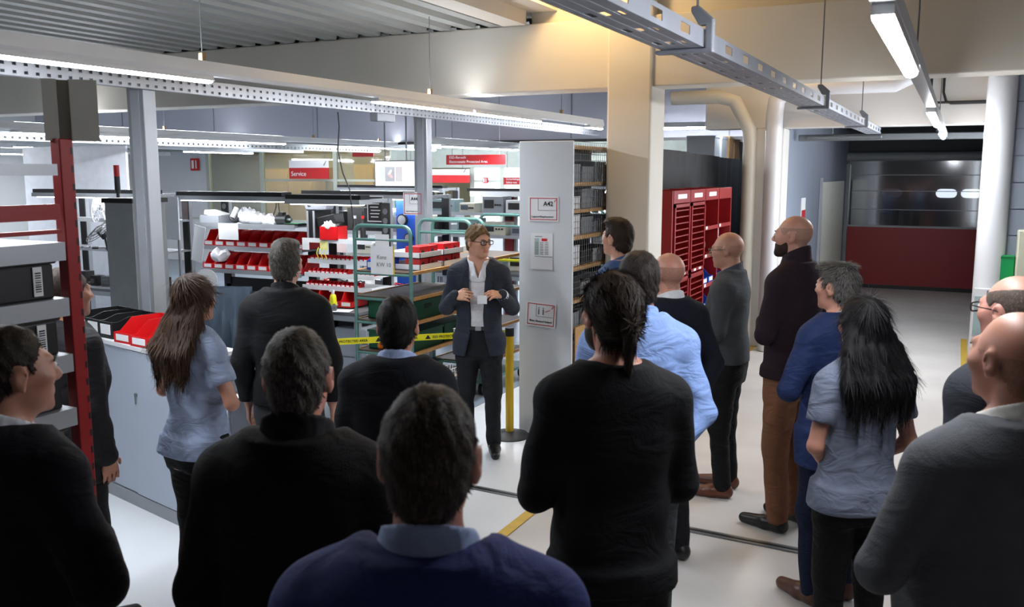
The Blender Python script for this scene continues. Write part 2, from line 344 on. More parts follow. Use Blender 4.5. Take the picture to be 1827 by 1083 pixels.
# corridor lamps
t = thing('light_track', (-.20, 0, 2.62), 0, 'white light track above the corridor on the right', 'light track', 'hanging light tracks')
MB().box(-.03, .03, 1.4, 12.1, .0, .05).build('rail', white_pl, t)
for (a, b) in ((2.5, 3.95), (6.6, 8.35), (10.2, 11.3)):
    lp = MB().box(-.027, .027, a, b, -.03, 0).build('lamp', white_pl, t)
    MB().prism([(.027 * math.cos(q), -.03 + .024 * math.sin(q)) for q in np.linspace(math.pi, 2 * math.pi, 8)], a + .01, b - .01, 'y').build('tube', EM('led_corridor', (.92, .95, 1), LED * 1.1), lp)
for y in (4.3, 9.0): MB().tube([(0, y, .05), (0, y, 1.62)], .004, 5).build('wire', inkg, t)
# unseen lamps added above the corridor for warm light on beam and column
for i, (x, y) in enumerate([(-3.0, 6.95), (-1.9, 10.4)]):
    o = thing('added_warm_lamp', (x, y, 4.25), 0, ['added warm lamp on the corridor ceiling before the beam', 'added warm lamp on the corridor ceiling behind the beam'][i], 'lamp', 'added warm ceiling lamps')
    MB().lathe([(.14, 0), (.14, -.05), (.12, -.06)], (0, 0, 0), 18).build('housing', alu_dark, o)
    MB().lathe([(.12, -.06), (.11, -.10), (.06, -.13), (.01, -.14)], (0, 0, 0), 18).build('diffuser', EM('warm_glow', (1, .68, .32), 14), o, smooth=True)
    L = bpy.data.lights.new('warm_light', 'POINT'); L.energy = WARM * (1.0, .6)[i]; L.color = (1, .66, .28); L.shadow_soft_size = .15
    lo = bpy.data.objects.new('warm_light', L); col.objects.link(lo); lo.parent = o; lo.location = (0, 0, -.32)

# cable tray with brackets
tr = thing('cable_tray', (0, 0, 2.66), 0, 'slotted steel cable tray hanging above the group', 'cable tray')
X0, X1 = -1.05, -.885
b = MB(); ya, yb, pt = .9, 11.75, .105
for x in (X0, X1):
    b.box(x - .0015, x + .0015, ya, yb, 0, .018); b.box(x - .0015, x + .0015, ya, yb, .05, .066)
    y = ya
    while y < yb: b.box(x - .0015, x + .0015, y, y + .21, .018, .05); y += .33
b.build('side_wall', traym, tr)
b = MB(); wd = X1 - X0; xs = [X0 + wd * q for q in (0, .16, .30, .44, .58, .72, .86, 1)]
for i in (0, 2, 4, 6): b.box(xs[i], xs[i + 1], ya, yb, 0, .003)
y = ya
while y < yb: b.box(X0 + .002, X1 - .002, y + .07, y + .33, .0006, .0024); y += .33
b.build('bottom_plate', traym, tr)
for y in (3.42, 6.75, 9.7):
    br = MB().box(X0 - .02, X1 + .035, y - .02, y + .02, -.018, -.002).box(X1 + .006, X1 + .035, y - .02, y + .02, -.01, .085).prism([(X1 - .02, .08), (X1 + .035, .08), (X1 + .035, .1), (X1 - .02, .15), (X1 - .05, .15), (X1 - .05, .13)], y - .02, y + .02, 'y').build('bracket', traym, tr, bevel=.006)
    MB().tube([(X1 - .03, y, .14), (X1 - .03, y, 1.58 if y < 11 else .5)], .005, 6).build('rod', alu_dark, br)
tag(MB().tube([(-1.12, 1.2, 2.69), (-1.25, 2.4, 2.86), (-1.32, 3.0, 2.80), (-1.09, 3.4, 2.70)], .006, 6).build('red_cable', M('red_cable', '5a1512', .5)), 'dark red cable sagging beside the cable tray', 'cable')

# ------------------------------------------------------------------ aluminium posts with perforated channel
posts = []
for i, (y, zt) in enumerate(((4.62, 3.02), (8.32, 2.86))):
    o = thing('support_post', (-5.15, y, 0), 0, ['grey aluminium post behind the white cabinet with red bins', 'grey aluminium post between trolley and workbench'][i], 'post', 'channel support posts')
    MB().box(-.08, .08, -.055, .055, 0, zt).build('profile', alu, o, bevel=.006)
    MB().box(-.04, .04, -.062, -.056, .02, zt - .02).build('groove', M('post_face', '8f949a', .5), o)
    MB().box(-.12, .12, -.1, .1, 0, .012).build('foot_plate', alu_dark, o); posts.append(o)
ch = thing('perforated_channel', (-5.02, 0, 2.765), 0, 'perforated steel channel running along the support posts', 'channel')
b = MB(); b.box(-.002, .002, 1.5, 13.3, 0, .012); b.box(-.002, .002, 1.5, 13.3, .03, .06); b.box(-.002, .002, 1.5, 13.3, .078, .10)
y = 1.5
while y < 13.3: b.box(-.002, .002, y, y + .05, .012, .03); b.box(-.002, .002, y, y + .05, .06, .078); y += .075
b.build('web', alu, ch); MB().box(-.045, .0, 1.5, 13.3, -.003, .0).box(-.045, 0, 1.5, 13.3, .1, .103).box(-.047, -.045, 1.5, 13.3, 0, .1).build('flange', alu_dark, ch)
ch2 = thing('perforated_channel', (-9.6, 0, 2.56), 0, 'perforated steel channel under the second light track', 'channel')
b = MB(); b.box(-.002, .002, 4, 14, 0, .02); b.box(-.002, .002, 4, 14, .045, .10); y = 4
while y < 14: b.box(-.002, .002, y, y + .06, .02, .045); y += .09
b.build('web', alu_dark, ch2); MB().box(-.05, 0, 4, 14, -.003, 0).build('flange', alu_dark, ch2)
tag(MB().box(-5.04, -4.95, 7.2, 7.5, 2.68, 2.762).build('sensor_box', grey_box, bevel=.01), 'small grey box under the perforated channel', 'box')

# ------------------------------------------------------------------ heavy red shelving at the left front
rk = thing('shelving_rack', (-2.86, 2.25, 0), R(90), 'red steel shelving rack with grey shelves at the left edge', 'shelf')
UZ = 2.32
for (x, y) in ((0, 0), (0, .52), (-1.5, 0), (-1.5, .52)):
    up = MB().box(-.055 + x, .0 + x, y, y + .05, 0, UZ).build('upright', red_steel, rk, bevel=.004)
    b = MB()
    for k in range(34): b.box(-.012 + x, -.004 + x, y - .001, y + .003, .12 + k * .065, .145 + k * .065)
    b.build('holes', black_pl, up)['kind'] = 'stuff'
for (z, mt, hh) in ((2.19, alu, .04), (2.035, red_steel, .055), (1.985, red_steel, .015)):
    MB().box(-1.5, -.07, .0, .03, z, z + hh).build('beam', mt, rk)
for z in (1.935, 1.735, 1.53, 1.33, 1.12, .8, .4):
    sh = MB().box(-1.5, -.07, .0, .54, z, z + .02).box(-1.5, -.07, -.012, .0, z - .045, z + .02).build('shelf_board', alu, rk)
MB().box(-1.46, -.6, .5, .52, 1.62, 1.66).build('rear_beam', red_steel, rk)
cr_ = Matrix.Rotation(R(-38.2), 3, 'Z'); cp = MB()
for (u, v, w_) in ((-.066, 0, .044), (-.024, .04, .05), (.044, .0, .09)): cp.cbox(Vector((0, 0, 2.42)) + cr_ @ Vector((u, v, 0)), (w_, .012, .215), cr_)
for u in (-.045, .0): cp.cbox(Vector((0, 0, 2.42)) + cr_ @ Vector((u, .022, 0)), (.008, .05, .215), cr_)
cp = cp.build('post_cap', M('raw_sheet_steel', 'b4b4ac', .55, 0, .08, 6), rk)
MB().tube([(-.13, -.02, .95), (.03, -.02, .72)], .018, 4).build('brace', alu, rk)
bx = thing('storage_box', (0, 0, 0), 0, None, 'box')
MB().box(-.2, .2, -.25, .25, 0, .125).box(-.21, .21, -.26, .26, .125, .145).build('body', black_pl, bx, bevel=.008)
lb = MB().box(.115, .15, -.256, -.251, .015, .118).build('label', paper, bx)
b = MB()
for k in range(9): b.box(.122, .143, -.2585, -.2565, .03 + k * .008, .03 + k * .008 + random.uniform(.002, .005))
b.build('barcode', inkm, lb)
put = once(bx); zn = {1: '1st', 2: '2nd'}
for z, nm in ((1.755, 'uppermost'), (1.55, 'second'), (1.35, 'third'), (1.14, 'fourth')):
    for k, x in enumerate((1.95, 1.49, 1.03)):
        put((-3.13, x, z), R(90), 'black lidded storage box on the %s rack shelf, %s from the red upright' % (nm, ['first', 'second', 'third'][k]), 'black boxes on the red rack')

# ------------------------------------------------------------------ white cabinets
ang = math.atan2(3.93 - 4.25, 1.3)
cab = thing('white_cabinet', (-5.42, 4.215, 0), ang, 'tall white cabinet with sliding doors under the red bins', 'cabinet')
MB().box(0, 1.36, .02, .36, .0, 1.07).build('body', ltgrey, cab)
MB().box(0, 1.36, .0, .36, 0, .09).build('plinth', grey_box, cab)
MB().box(-.01, 1.375, -.012, .365, 1.07, 1.1).build('top_board', white_pl, cab, bevel=.004)
for x0, x1, y in ((.0, .70, .005), (.69, 1.36, -.006)):
    dd = MB().box(x0 + .004, x1 - .004, y, y + .016, .1, 1.065).build('sliding_door', M('door_laminate', 'a0a9b8', .42, 0, .02, 3), cab)
    if x0 > .5: MB().tube([(x0 + .07, y - .012, .78), (x0 + .07, y, .78)], .012, 10).box(x0 + .066, x0 + .074, y - .014, y - .01, .72, .78).build('lock', alu_dark, dd)
cab2 = thing('white_cabinet', (-4.02, 3.90, 0), ang, 'lower white cabinet beside the tall one, behind the brown haired woman', 'cabinet')
MB().box(0, .32, .02, .4, .0, .88).build('body', ltgrey, cab2); MB().box(-.01, .33, -.01, .41, .88, .905).build('top_board', white_pl, cab2, bevel=.004)
for x0 in (0, .16): MB().box(x0 + .004, x0 + .156, .002, .018, .05, .875).build('door', MATS['door_laminate'], cab2)
def on_cab(u, v, z=1.1): c, s = math.cos(ang), math.sin(ang); return (-5.42 + u * c - v * s, 4.215 + u * s + v * c, z)

def open_bin(name, w, dp, h, mat, front=.45, label=True, thick=.004, labmat=None):
    """open fronted stacking bin, front towards -y, origin at bottom centre"""
    o = thing(name, (0, 0, 0), 0, None, 'bin')
    b = MB(); t = thick; hw, hd = w / 2, dp / 2
    b.box(-hw, hw, -hd, hd, 0, t); b.box(-hw, hw, hd - t, hd, 0, h)
    side = [(-hd, 0), (hd, 0), (hd, h), (-hd + dp * .38, h), (-hd + dp * .12, h * front), (-hd, h * front)]
    b.prism(side, -hw, -hw + t, 'x'); b.prism(side, hw - t, hw, 'x'); b.box(-hw, hw, -hd - t, -hd, 0, h * front)
    b.box(-hw - t, hw + t, hd - t * .5, hd + t * 1.5, h - .012, h)
    b.build('body', mat, o)
    if label: MB().box(-hw * .7, hw * .7, -hd - t * 1.9, -hd - t * 1.05, h * front * .25, h * front * .85).build('label', labmat or paper, o)
    return o
redb = open_bin('red_bin', .2, .34, .15, red_bin); putr = once(redb)
for k in range(2):
    putr(on_cab(.60 + k * .215, .17), ang + R(4), ['large red open bin on the white cabinet, the one next to black bins', 'large red open bin at the right on the white cabinet'][k], 'red bins on the white cabinet')
blkb = open_bin('black_bin', .17, .32, .14, black_pl, .8); putb = once(blkb)
for k in range(3):
    putb(on_cab(-.02 + k * .18, .18), ang + R(3), 'black open bin with white label on the cabinet, %s from the left' % ['first', 'second', 'third'][k], 'black bins on the white cabinet')
pb = tag(MB().cbox((0, 0, .006), (.30, .2, .008)).cbox((.02, .01, .013), (.26, .17, .005), Matrix.Rotation(R(8), 3, 'Z')).build('plastic_sleeve', bagm, loc=on_cab(.98, .12, 1.1), rotz=ang + R(15)), 'clear plastic sleeve with pink sheets lying on the cabinet', 'sleeve')
MB().cbox((.01, 0, .0105), (.2, .14, .002)).build('sheet', M('pink_paper', 'cf9a9c', .7), pb)
ct = tag(MB().box(-.1, .1, -.13, .13, 0, .006).box(-.1, -.094, -.13, .13, 0, .09).box(.094, .1, -.13, .13, 0, .09).box(-.1, .1, -.13, -.124, 0, .09).box(-.1, .1, .124, .13, 0, .09).box(-.11, .11, -.14, .14, .08, .09).build('grey_tray_box', grey_box, loc=(-3.86, 4.03, .907), rotz=ang), 'small grey tray box on the lower white cabinet', 'box')

# ------------------------------------------------------------------ workbenches
def bench(name, x0, x1, y0, label, shelves, lampz, ztab=.8, dep=.75, lamp=True, fr=alu, lampy=.1, upx=None, skirt=False, strips=False):
    o = thing(name, ((x0 + x1) / 2, y0, 0), 0, label, 'workbench'); hw = (x1 - x0) / 2
    MB().box(-hw, hw, 0, dep, ztab - .035, ztab).build('tabletop', M('bench_top', '5d5f62', .4), o, bevel=.004)
    MB().box(-hw, hw, .0, .03, ztab - .09, ztab - .036).build('front_rail', fr, o)
    for x in (-hw + .05, hw - .05):
        MB().box(x - .03, x + .03, .05, .1, 0, ztab - .036).build('leg', fr, o); MB().box(x - .03, x + .03, dep - .08, dep - .03, 0, ztab - .036).build('leg', fr, o)
    for x in (upx or (-hw + .12, hw - .12)):
        up = MB().box(x - .035, x + .035, dep - .02, dep + .05, 0, lampz).build('upright', fr, o)
        ss = MB().box(x - .05, x + .05, dep - .04, dep - .0205, ztab + .1, lampz - .05).build('socket_strip', black_pl, up)
        if skirt:
            for k in range(3): MB().tube([(x, dep - .046, lampz - .14 - k * .1), (x, dep - .041, lampz - .14 - k * .1)], .032, 12).build('socket', M('socket_grey', '55585c', .5), up)
    if skirt: MB().box(-hw + .05, hw - .05, dep - .02, dep, .05, ztab + .18).build('back_panel', M('dark_panel', '2b2d31', .6), o)  # dark sheet added to fill the dark zone below and behind the bench
    for (a, c, z, d0) in shelves: MB().box(a, c, dep - d0, dep - .03, z - .02, z).box(a, c, dep - d0 - .012, dep - d0, z - .035, z + .012).build('shelf', white_pl if strips else alu, o)
    if lamp:
        lb = MB().box(-hw, hw, lampy, lampy + .16, lampz + .0, lampz + .045).build('lamp_bar', black_pl, o)
        MB().box(-hw, hw, lampy - .02, lampy + .2, lampz - .05, lampz - .001).build('lamp_tray', alu, lb); MB().box(-hw + .05, hw - .05, lampy + .02, lampy + .14, lampz - .06, lampz - .0505).build('lamp_tube', bench_led, lb)
        for x in (-hw + .12, hw - .12): MB().box(x - .02, x + .02, lampy + .1, dep + .02, lampz - .04, lampz - .0).build('lamp_arm', fr, o)
    return o
bench('workbench', -7.85, -6.35, 7.35, 'workbench with two rows of red bins behind the grey haired man', [(-.72, .72, 1.63, .42), (-.72, .72, 1.36, .30), (-.72, .72, 1.10, .34)], 1.95, skirt=True)
bench('workbench', -6.3, -5.35, 7.35, 'workbench with rows of tiny red trays beside the green trolley', [(-.45, .45, 1.50, .42), (-.45, .45, 1.27, .34), (-.45, .45, 1.13, .40), (-.45, .45, 1.0, .44)], 1.93, skirt=True, strips=True)
bench('workbench', -10.6, -8.5, 7.6, 'workbench with white back panel and fans at the far left', [(-1.0, 1.0, 1.62, .4), (-1.0, 1.0, 1.25, .4)], 1.95)
# medium red bins, two rows on the first bench
mid = open_bin('red_bin', .155, .28, .18, red_bin, .36); putm = once(mid)
for r, z in enumerate((1.365, 1.105)):
    for k in range(9):
        putm((-7.74 + k * .163, 7.94 - (.0 if r == 0 else .03), z), 0, '%s open red bin on the workbench, counted from the left in the %s row' % (['first', 'second', 'third', 'fourth', 'fifth', 'sixth', 'seventh', 'eighth', 'ninth'][k], ['upper', 'lower'][r]), 'red bins on the workbench')
# tiny trays, three rows on the second bench
tiny = open_bin('small_parts_tray', .052, .1, .045, red_bin, .5); putt = once(tiny)
for r, (z, y, n) in enumerate(((1.275, 7.83, 15), (1.135, 7.78, 15), (1.005, 7.74, 12))):
    for k in range(n):
        if r == 1 and k in (9, 10): continue
        putt((-6.23 + k * .058, y, z), 0, 'tiny red parts tray in the %s of three shelf rows' % ['top', 'middle', 'bottom'][r], 'tiny trays in the %s row' % ['top', 'middle', 'bottom'][r])
for k in range(4):
    putm((-6.12 + k * .16, 7.7, .81), 0, 'red open bin standing on the grey bench top, %s from the left' % ['first', 'second', 'third', 'fourth'][k], 'red bins on the bench top')
# things on the benches
bt = thing('spray_bottle', (-5.72, 7.45, .8), 0, 'yellow green bottle with white cap on the bench', 'bottle')
MB().lathe([(.035, 0), (.037, .02), (.037, .12), (.03, .15), (.015, .165)], (0, 0, 0), 14).build('body', yel_bright, bt, smooth=True); MB().lathe([(.016, .165), (.016, .185), (.012, .19)], (0, 0, 0), 10).box(-.04, .012, -.012, .012, .185, .205).build('cap', white_pl, bt)
def lumpy(rx, ry, rz, seed, n=14, m=8, amp=.22):
    rg = random.Random(seed); ph = [(rg.uniform(2, 5), rg.uniform(0, 6)) for _ in range(4)]
    b = MB().ball((0, 0, rz * .8), (rx, ry, rz), n, m)
    b.v = [(x * (1 + amp * math.sin(ph[0][0] * 40 * y + ph[0][1] + 30 * z)), y * (1 + amp * math.sin(ph[1][0] * 30 * x + ph[1][1])), max(0, z * (1 + amp * math.sin(ph[2][0] * 25 * x + 20 * y + ph[2][1])))) for (x, y, z) in b.v]; return b
for i, (x, y, z, rx, rz) in enumerate([(-7.08, 7.88, 1.63, .14, .07), (-6.85, 7.86, 1.63, .16, .06), (-7.25, 7.9, 1.63, .12, .09), (-7.5, 7.72, 1.2, .09, .08)]):
    tag(lumpy(rx, .1, rz, i + 3).build('plastic_bag', M('milky_bag', 'd4d5da', .35, 0, .04, 12, .3, 25), loc=(x, y, z), smooth=True),
        ['crumpled white plastic bag in the middle of the top bench shelf', 'crumpled white plastic bag at the right on the top bench shelf', 'crumpled white plastic bag behind the clamp on the top shelf', 'crumpled white plastic bag lying in the lower red bins'][i], 'bag', 'white plastic bags')
o = thing('grey_crate', (-7.62, 7.82, 1.63), R(8), 'grey crate with white papers at the left end of the top shelf', 'crate')
MB().box(-.13, .13, -.14, .14, 0, .006).box(-.13, -.124, -.14, .14, 0, .09).box(.124, .13, -.14, .14, 0, .09).box(-.13, .13, -.14, -.134, 0, .09).box(-.13, .13, .134, .14, 0, .09).build('body', grey_box, o); MB().cbox((0, .02, .1), (.22, .2, .05), Matrix.Rotation(R(14), 3, 'Y')).build('contents', paper, o)
cl = thing('spool', (-7.33, 7.8, 1.70), R(20), 'black round spool with white clamp on the top shelf', 'spool')
MB().lathe([(.05, -.04), (.06, -.03), (.06, .03), (.05, .04)], (0, 0, 0), 16).build('drum', black_pl, cl); cl.rotation_euler = (R(70), R(20), R(20)); MB().box(-.02, .02, -.02, .1, .04, .09).build('clamp', white_pl, cl)
MBw = MB().tube([(-6.72, 7.8, 1.93), (-6.73, 7.8, 1.82), (-6.77, 7.8, 1.74), (-6.72, 7.8, 1.68), (-6.68, 7.8, 1.74), (-6.7, 7.8, 1.9)], .006, 6)
tag(MBw.build('hanging_cable', inkm), 'black looped cable hanging from the bench lamp bar', 'cable')
mo = thing('motor', (-6.62, 7.8, 1.63), 0, 'dark electric motor with cables on the top shelf', 'motor')
MB().tube([(-.09, 0, .06), (.05, 0, .06)], .055, 14).build('body', M('motor_dark', '2c2f30', .45, .3), mo, smooth=True); MB().tube([(.05, 0, .06), (.1, 0, .06)], .02, 10).build('shaft', alu_dark, mo); MB().box(-.06, .0, -.03, .03, .11, .14).build('terminal_box', black_pl, mo)
o = thing('circuit_board', (-6.47, 7.8, 1.631), 0, 'green circuit board in a black frame on the shelf', 'circuit board'); MB().box(-.1, .1, -.08, .08, 0, .02).build('frame', black_pl, o); MB().box(-.09, .09, -.07, .07, .02, .024).build('board', M('pcb_green', '1d7a3a', .4), o)
dv = thing('folder_box', (-6.16, 7.82, 1.5), 0, 'upright black and silver computer case on the bench shelf', 'computer'); MB().box(-.05, .05, -.14, .14, 0, .3).build('case', black_pl, dv); MB().box(-.052, -.03, -.146, -.139, .0, .3).box(.03, .052, -.146, -.139, 0, .3).build('edge', alu, dv)
dv.name = 'computer_case'
pj = thing('projector', (-6.12, 7.78, 1.815), R(12), 'silver grey printer unit tilted on the computer case', 'printer'); MB().cbox((0, 0, .06), (.26, .2, .11)).build('body', M('silver_grey', '9296a0', .4), pj, bevel=.03); MB().tube([(-.07, -.105, .06), (-.07, -.09, .06)], .022, 12).build('button', black_pl, pj)
pj.name = 'label_printer'; pj.location.z = 1.801
o = tag(MB().cbox((0, 0, .05), (.24, .16, .1), Matrix.Rotation(R(-12), 3, 'Y')).build('black_instrument', black_pl, loc=(-5.98, 7.78, 1.66), bevel=.006), 'black instrument case leaning by the printer unit', 'instrument')
o.location.z = 1.65
o = thing('red_parts_box', (-5.92, 7.75, 1.5), R(6), 'red box with white rag on the upper bench shelf', 'box'); MB().box(-.11, .11, -.1, .1, 0, .006).box(-.11, -.104, -.1, .1, 0, .14).box(.104, .11, -.1, .1, 0, .14).box(-.11, .11, -.1, -.094, 0, .14).box(-.11, .11, .094, .1, 0, .14).build('body', red_bin, o); lumpy(.08, .07, .05, 5).build('rag', paper, o, loc=(-.02, -.04, .1), smooth=True)
for i, x in enumerate((-5.72, -5.62)):
    o = thing('small_bottle', (x, 7.86, 1.5), 0, ['dark bottle with white neck on the upper bench shelf', 'dark bottle with red cap on the upper bench shelf'][i], 'bottle', 'small dark bottles')
    MB().lathe([(.03, 0), (.03, .14), (.015, .19), (.013, .22)], (0, 0, 0), 12).build('body', black_pl, o, smooth=True); MB().lathe([(.016, .22), (.016, .25)], (0, 0, 0), 10).build('cap', [white_pl, red_bin][i], o)
for i, (x, z, mt, w) in enumerate([(-6.22, 1.43, paper, .09), (-5.98, 1.44, M('yellow_note', 'd6d08a', .7), .1), (-5.75, 1.42, M('pale_pink', 'd9c6c4', .7), .12)]):
    tag(MB().box(x - w / 2, x + w / 2, 7.655, 7.66, z - .045, z + .045).build('paper_note', mt), ['white paper note on the upper bench shelf edge', 'yellow paper note on the upper bench shelf edge', 'pale pink paper note on the upper bench shelf edge'][i], 'note', 'notes on the shelf edge')
for k in range(3):
    MBc = MB().tube([(-6.03 + k * .05, 7.63, 1.42), (-6.05 + k * .05, 7.62, 1.36), (-6.03 + k * .055, 7.63, 1.30)], .004, 6)
    tag(MBc.build('key_lanyard', yel_bright), 'bright yellow lanyard loop hanging below the yellow note', 'lanyard', 'yellow lanyards')
for i, (x, y) in enumerate(((-5.95, 7.42), (-5.6, 7.4), (-5.8, 7.36))):
    tag(MB().cbox((0, 0, .002), (.24, .17, .003), Matrix.Rotation(R(20 * i), 3, 'Z')).build('sheet_of_paper', paper, loc=(x, y, .802)), ['loose white sheet left of the yellow bottle on the bench top', 'loose white sheet right of the yellow bottle on the bench top', 'loose white sheet before the yellow bottle on the bench top'][i], 'paper', 'papers on the bench top')
for i, (x, z) in enumerate(((-6.33, 1.38), (-6.33, 1.2), (-6.33, 1.03))):
    o = thing('emergency_switch', (x, 7.34, z), 0, '%s emergency switch on the strip between the two benches' % ['topmost yellow', 'middle yellow', 'lowest red'][i], 'switch', 'switches between the benches')
    MB().box(-.03, .03, 0, .03, -.04, .04).build('housing', [yel_bright, yel_bright, black_pl][i], o); MB().tube([(0, -.025, 0), (0, 0, 0)], .02, 12).build('button', red_bin, o)
tag(MB().box(-6.36, -6.30, 7.37, 7.40, 0, 1.45).build('switch_strip', grey_box), 'narrow grey strip carrying the emergency switches', 'strip')
o = tag(MB().lathe([(.0, 0), (.13, .002), (.14, .01), (.14, .018), (.0, .02)], (0, 0, 0), 22).build('white_disc', paper, rot=(R(78), 0, R(15)), loc=(-7.34, 7.33, 1.02)), 'round white disc leaning by the lower red bins', 'disc')
tag(MB().cbox((0, 0, 0), (.16, .004, .4), Matrix.Rotation(R(12), 3, 'Y')).build('white_sheet', paper, loc=(-7.52, 7.42, 1.42)), 'tilted white paper sheet at the left end of the bench', 'paper')
wbd = tag(MB().box(-.19, .19, 0, .012, 0, .47).build('white_board', panelw, loc=(-7.76, 7.2, 1.475)), 'blank grey white board on thin legs beside the post', 'board')
for q in (-.16, .16): MB().box(q - .012, q + .012, .013, .035, -1.475, .45).build('leg', alu, wbd)
tag(MB().box(-.14, .14, 0, .01, 0, .18).build('instruction_sheet', paper, loc=(-7.28, 7.63, 1.46)), 'small printed sheet hanging above the upper red bins', 'paper')
ds = thing('drawer_unit', (-5.5, 7.45, 0), 0, 'grey drawer unit under the bench near the trolley', 'drawer unit'); MB().box(-.2, .2, 0, .55, 0, .62).build('body', grey_box, ds)
for k in range(4):
    dwr = MB().box(-.195, .195, -.015, 0, .03 + k * .15, .165 + k * .15).build('drawer', M('drawer_grey', '9aa1aa', .4), ds); MB().tube([(.12, -.03, .1 + k * .15), (.12, -.014, .1 + k * .15)], .01, 8).build('lock', alu_dark, dwr)
# office chair with jacket
oc = thing('office_chair', (-4.70, 5.02, 0), R(20), 'dark office chair with a grey jacket over its back', 'chair')
MB().box(-.22, .22, -.12, .3, .66, .72).build('seat', black_pl, oc, bevel=.02); MB().tube([(0, 0, .06), (0, 0, .66)], .03, 10).build('column', alu_dark, oc); MB().box(-.2, .2, -.16, -.11, .85, 1.36).build('backrest', black_pl, oc, bevel=.03); MB().box(-.03, .03, -.17, -.1, .68, .95).build('back_support', black_pl, oc)
for k in range(5): t_ = k * 2 * math.pi / 5; MB().tube([(0, 0, .07), (.27 * math.cos(t_), .27 * math.sin(t_), .05)], .018, 6).ball((.27 * math.cos(t_), .27 * math.sin(t_), .03), .03, 8, 6).build('leg', black_pl, oc)
jk = MB(); rgj = random.Random(4)
for i in range(15):
    for j in range(9): pass
def drape(w, h, n=18, m=14):
    vs = []; fs = []
    for j in range(m + 1):
        for i in range(n + 1):
            u = i / n - .5; v = j / m; y = .05 * math.sin(u * 26 + v * 3) * (v + .15) + .07 * (1 - abs(2 * u) ** 2) ; vs.append((u * w * (1 - .15 * v), -y, -v * h))
    for j in range(m):
        for i in range(n): a = j * (n + 1) + i; fs.append((a, a + 1, a + n + 2, a + n + 1))
    k = len(vs); vs += [(x, .03, z) for (x, y, z) in vs]; fs += [tuple(q + k for q in reversed(f)) for f in fs]
    return MB().add(vs, fs)
jkt = tag(drape(.36, .62).build('jacket', M('grey_blue_jacket', '3d4a58', .8, 0, .1, 10, .2, 80), loc=(-4.62, 4.80, 1.40), rotz=R(20), smooth=True), 'grey blue work jacket hanging on the office chair', 'jacket')
# fans
for i, (x, y, z, tilt, dia) in enumerate([(-9.55, 7.8, 1.78, 80, .19), (-9.35, 7.65, 1.5, 40, .2)]):
    o = thing('fan', (x, y, z), R(-20), ['white wire fan on the left bench, upper one', 'dark wire fan on the left bench, lower one'][i], 'fan', 'fans on the left bench')
    b = MB()
    for rr in (.3, .55, .8, 1.0): b.tube([(dia * rr * math.cos(q), dia * rr * math.sin(q), .05 * (1 - rr)) for q in np.linspace(0, 2 * math.pi, 25)], .004, 5)
    for q in np.linspace(0, 2 * math.pi, 19)[:-1]: b.tube([(0, 0, .06), (dia * math.cos(q), dia * math.sin(q), 0)], .0025, 4)
    fm = [white_pl, dark_rub][i]; g = b.build('guard', fm, o, rot=(R(tilt), 0, 0)); MB().tube([(0, 0, -.1), (0, 0, .02)], .05, 12).build('motor', fm, o, rot=(R(tilt), 0, 0)); MB().tube([(0, .04, -.02), (0, .08, -(z - [1.62, 1.25][i]))], .014, 8).build('stand', fm, o)
    for k in range(3): MB().cbox((.09 * math.cos(k * 2.1), .09 * math.sin(k * 2.1), 0), (.12, .07, .008), Matrix.Rotation(k * 2.1, 3, 'Z') @ Matrix.Rotation(R(25), 3, 'X')).build('blade', grey_box, o, rot=(R(tilt), 0, 0))
putr((-9.1, 7.95, 1.625), 0, 'red bin with bottles on the left bench beside the fan', 'red bins on the left bench')
wp = tag(MB().box(-12.2, -10.1, 8.75, 8.78, 0, 2.56).build('back_panel', M('near_white_panel', 'e3e6ee', .5)), 'bright white panel behind the left workbench', 'panel')  # plain near-white base colour
g1 = thing('grey_cabinet', (-7.33, 6.2, 0), 0, 'tall grey steel cabinet with black top behind the post', 'cabinet'); MB().box(-.16, .22, 0, .4, 0, 1.91).build('body', M('steel_grey', '8c9092', .45, .1), g1); MB().box(-.18, .24, -.02, .42, 1.91, 1.955).build('top', black_pl, g1)
rr_ = random.Random(11)
for i in range(10):
    x = -10.2 + i * .19; o = tag(MB().box(-.06, .06, -.06, .06, 0, .08 + .1 * rr_.random()).cbox((0, 0, .06), (.15, .1, .05), Matrix.Rotation(R(25 * i), 3, 'Z')).build('assembly_part', [black_pl, alu_dark, dark_rub][i % 3], loc=(x, 7.8, .8)), 'dark assembly part on the left bench top', 'part', 'parts on the left bench')

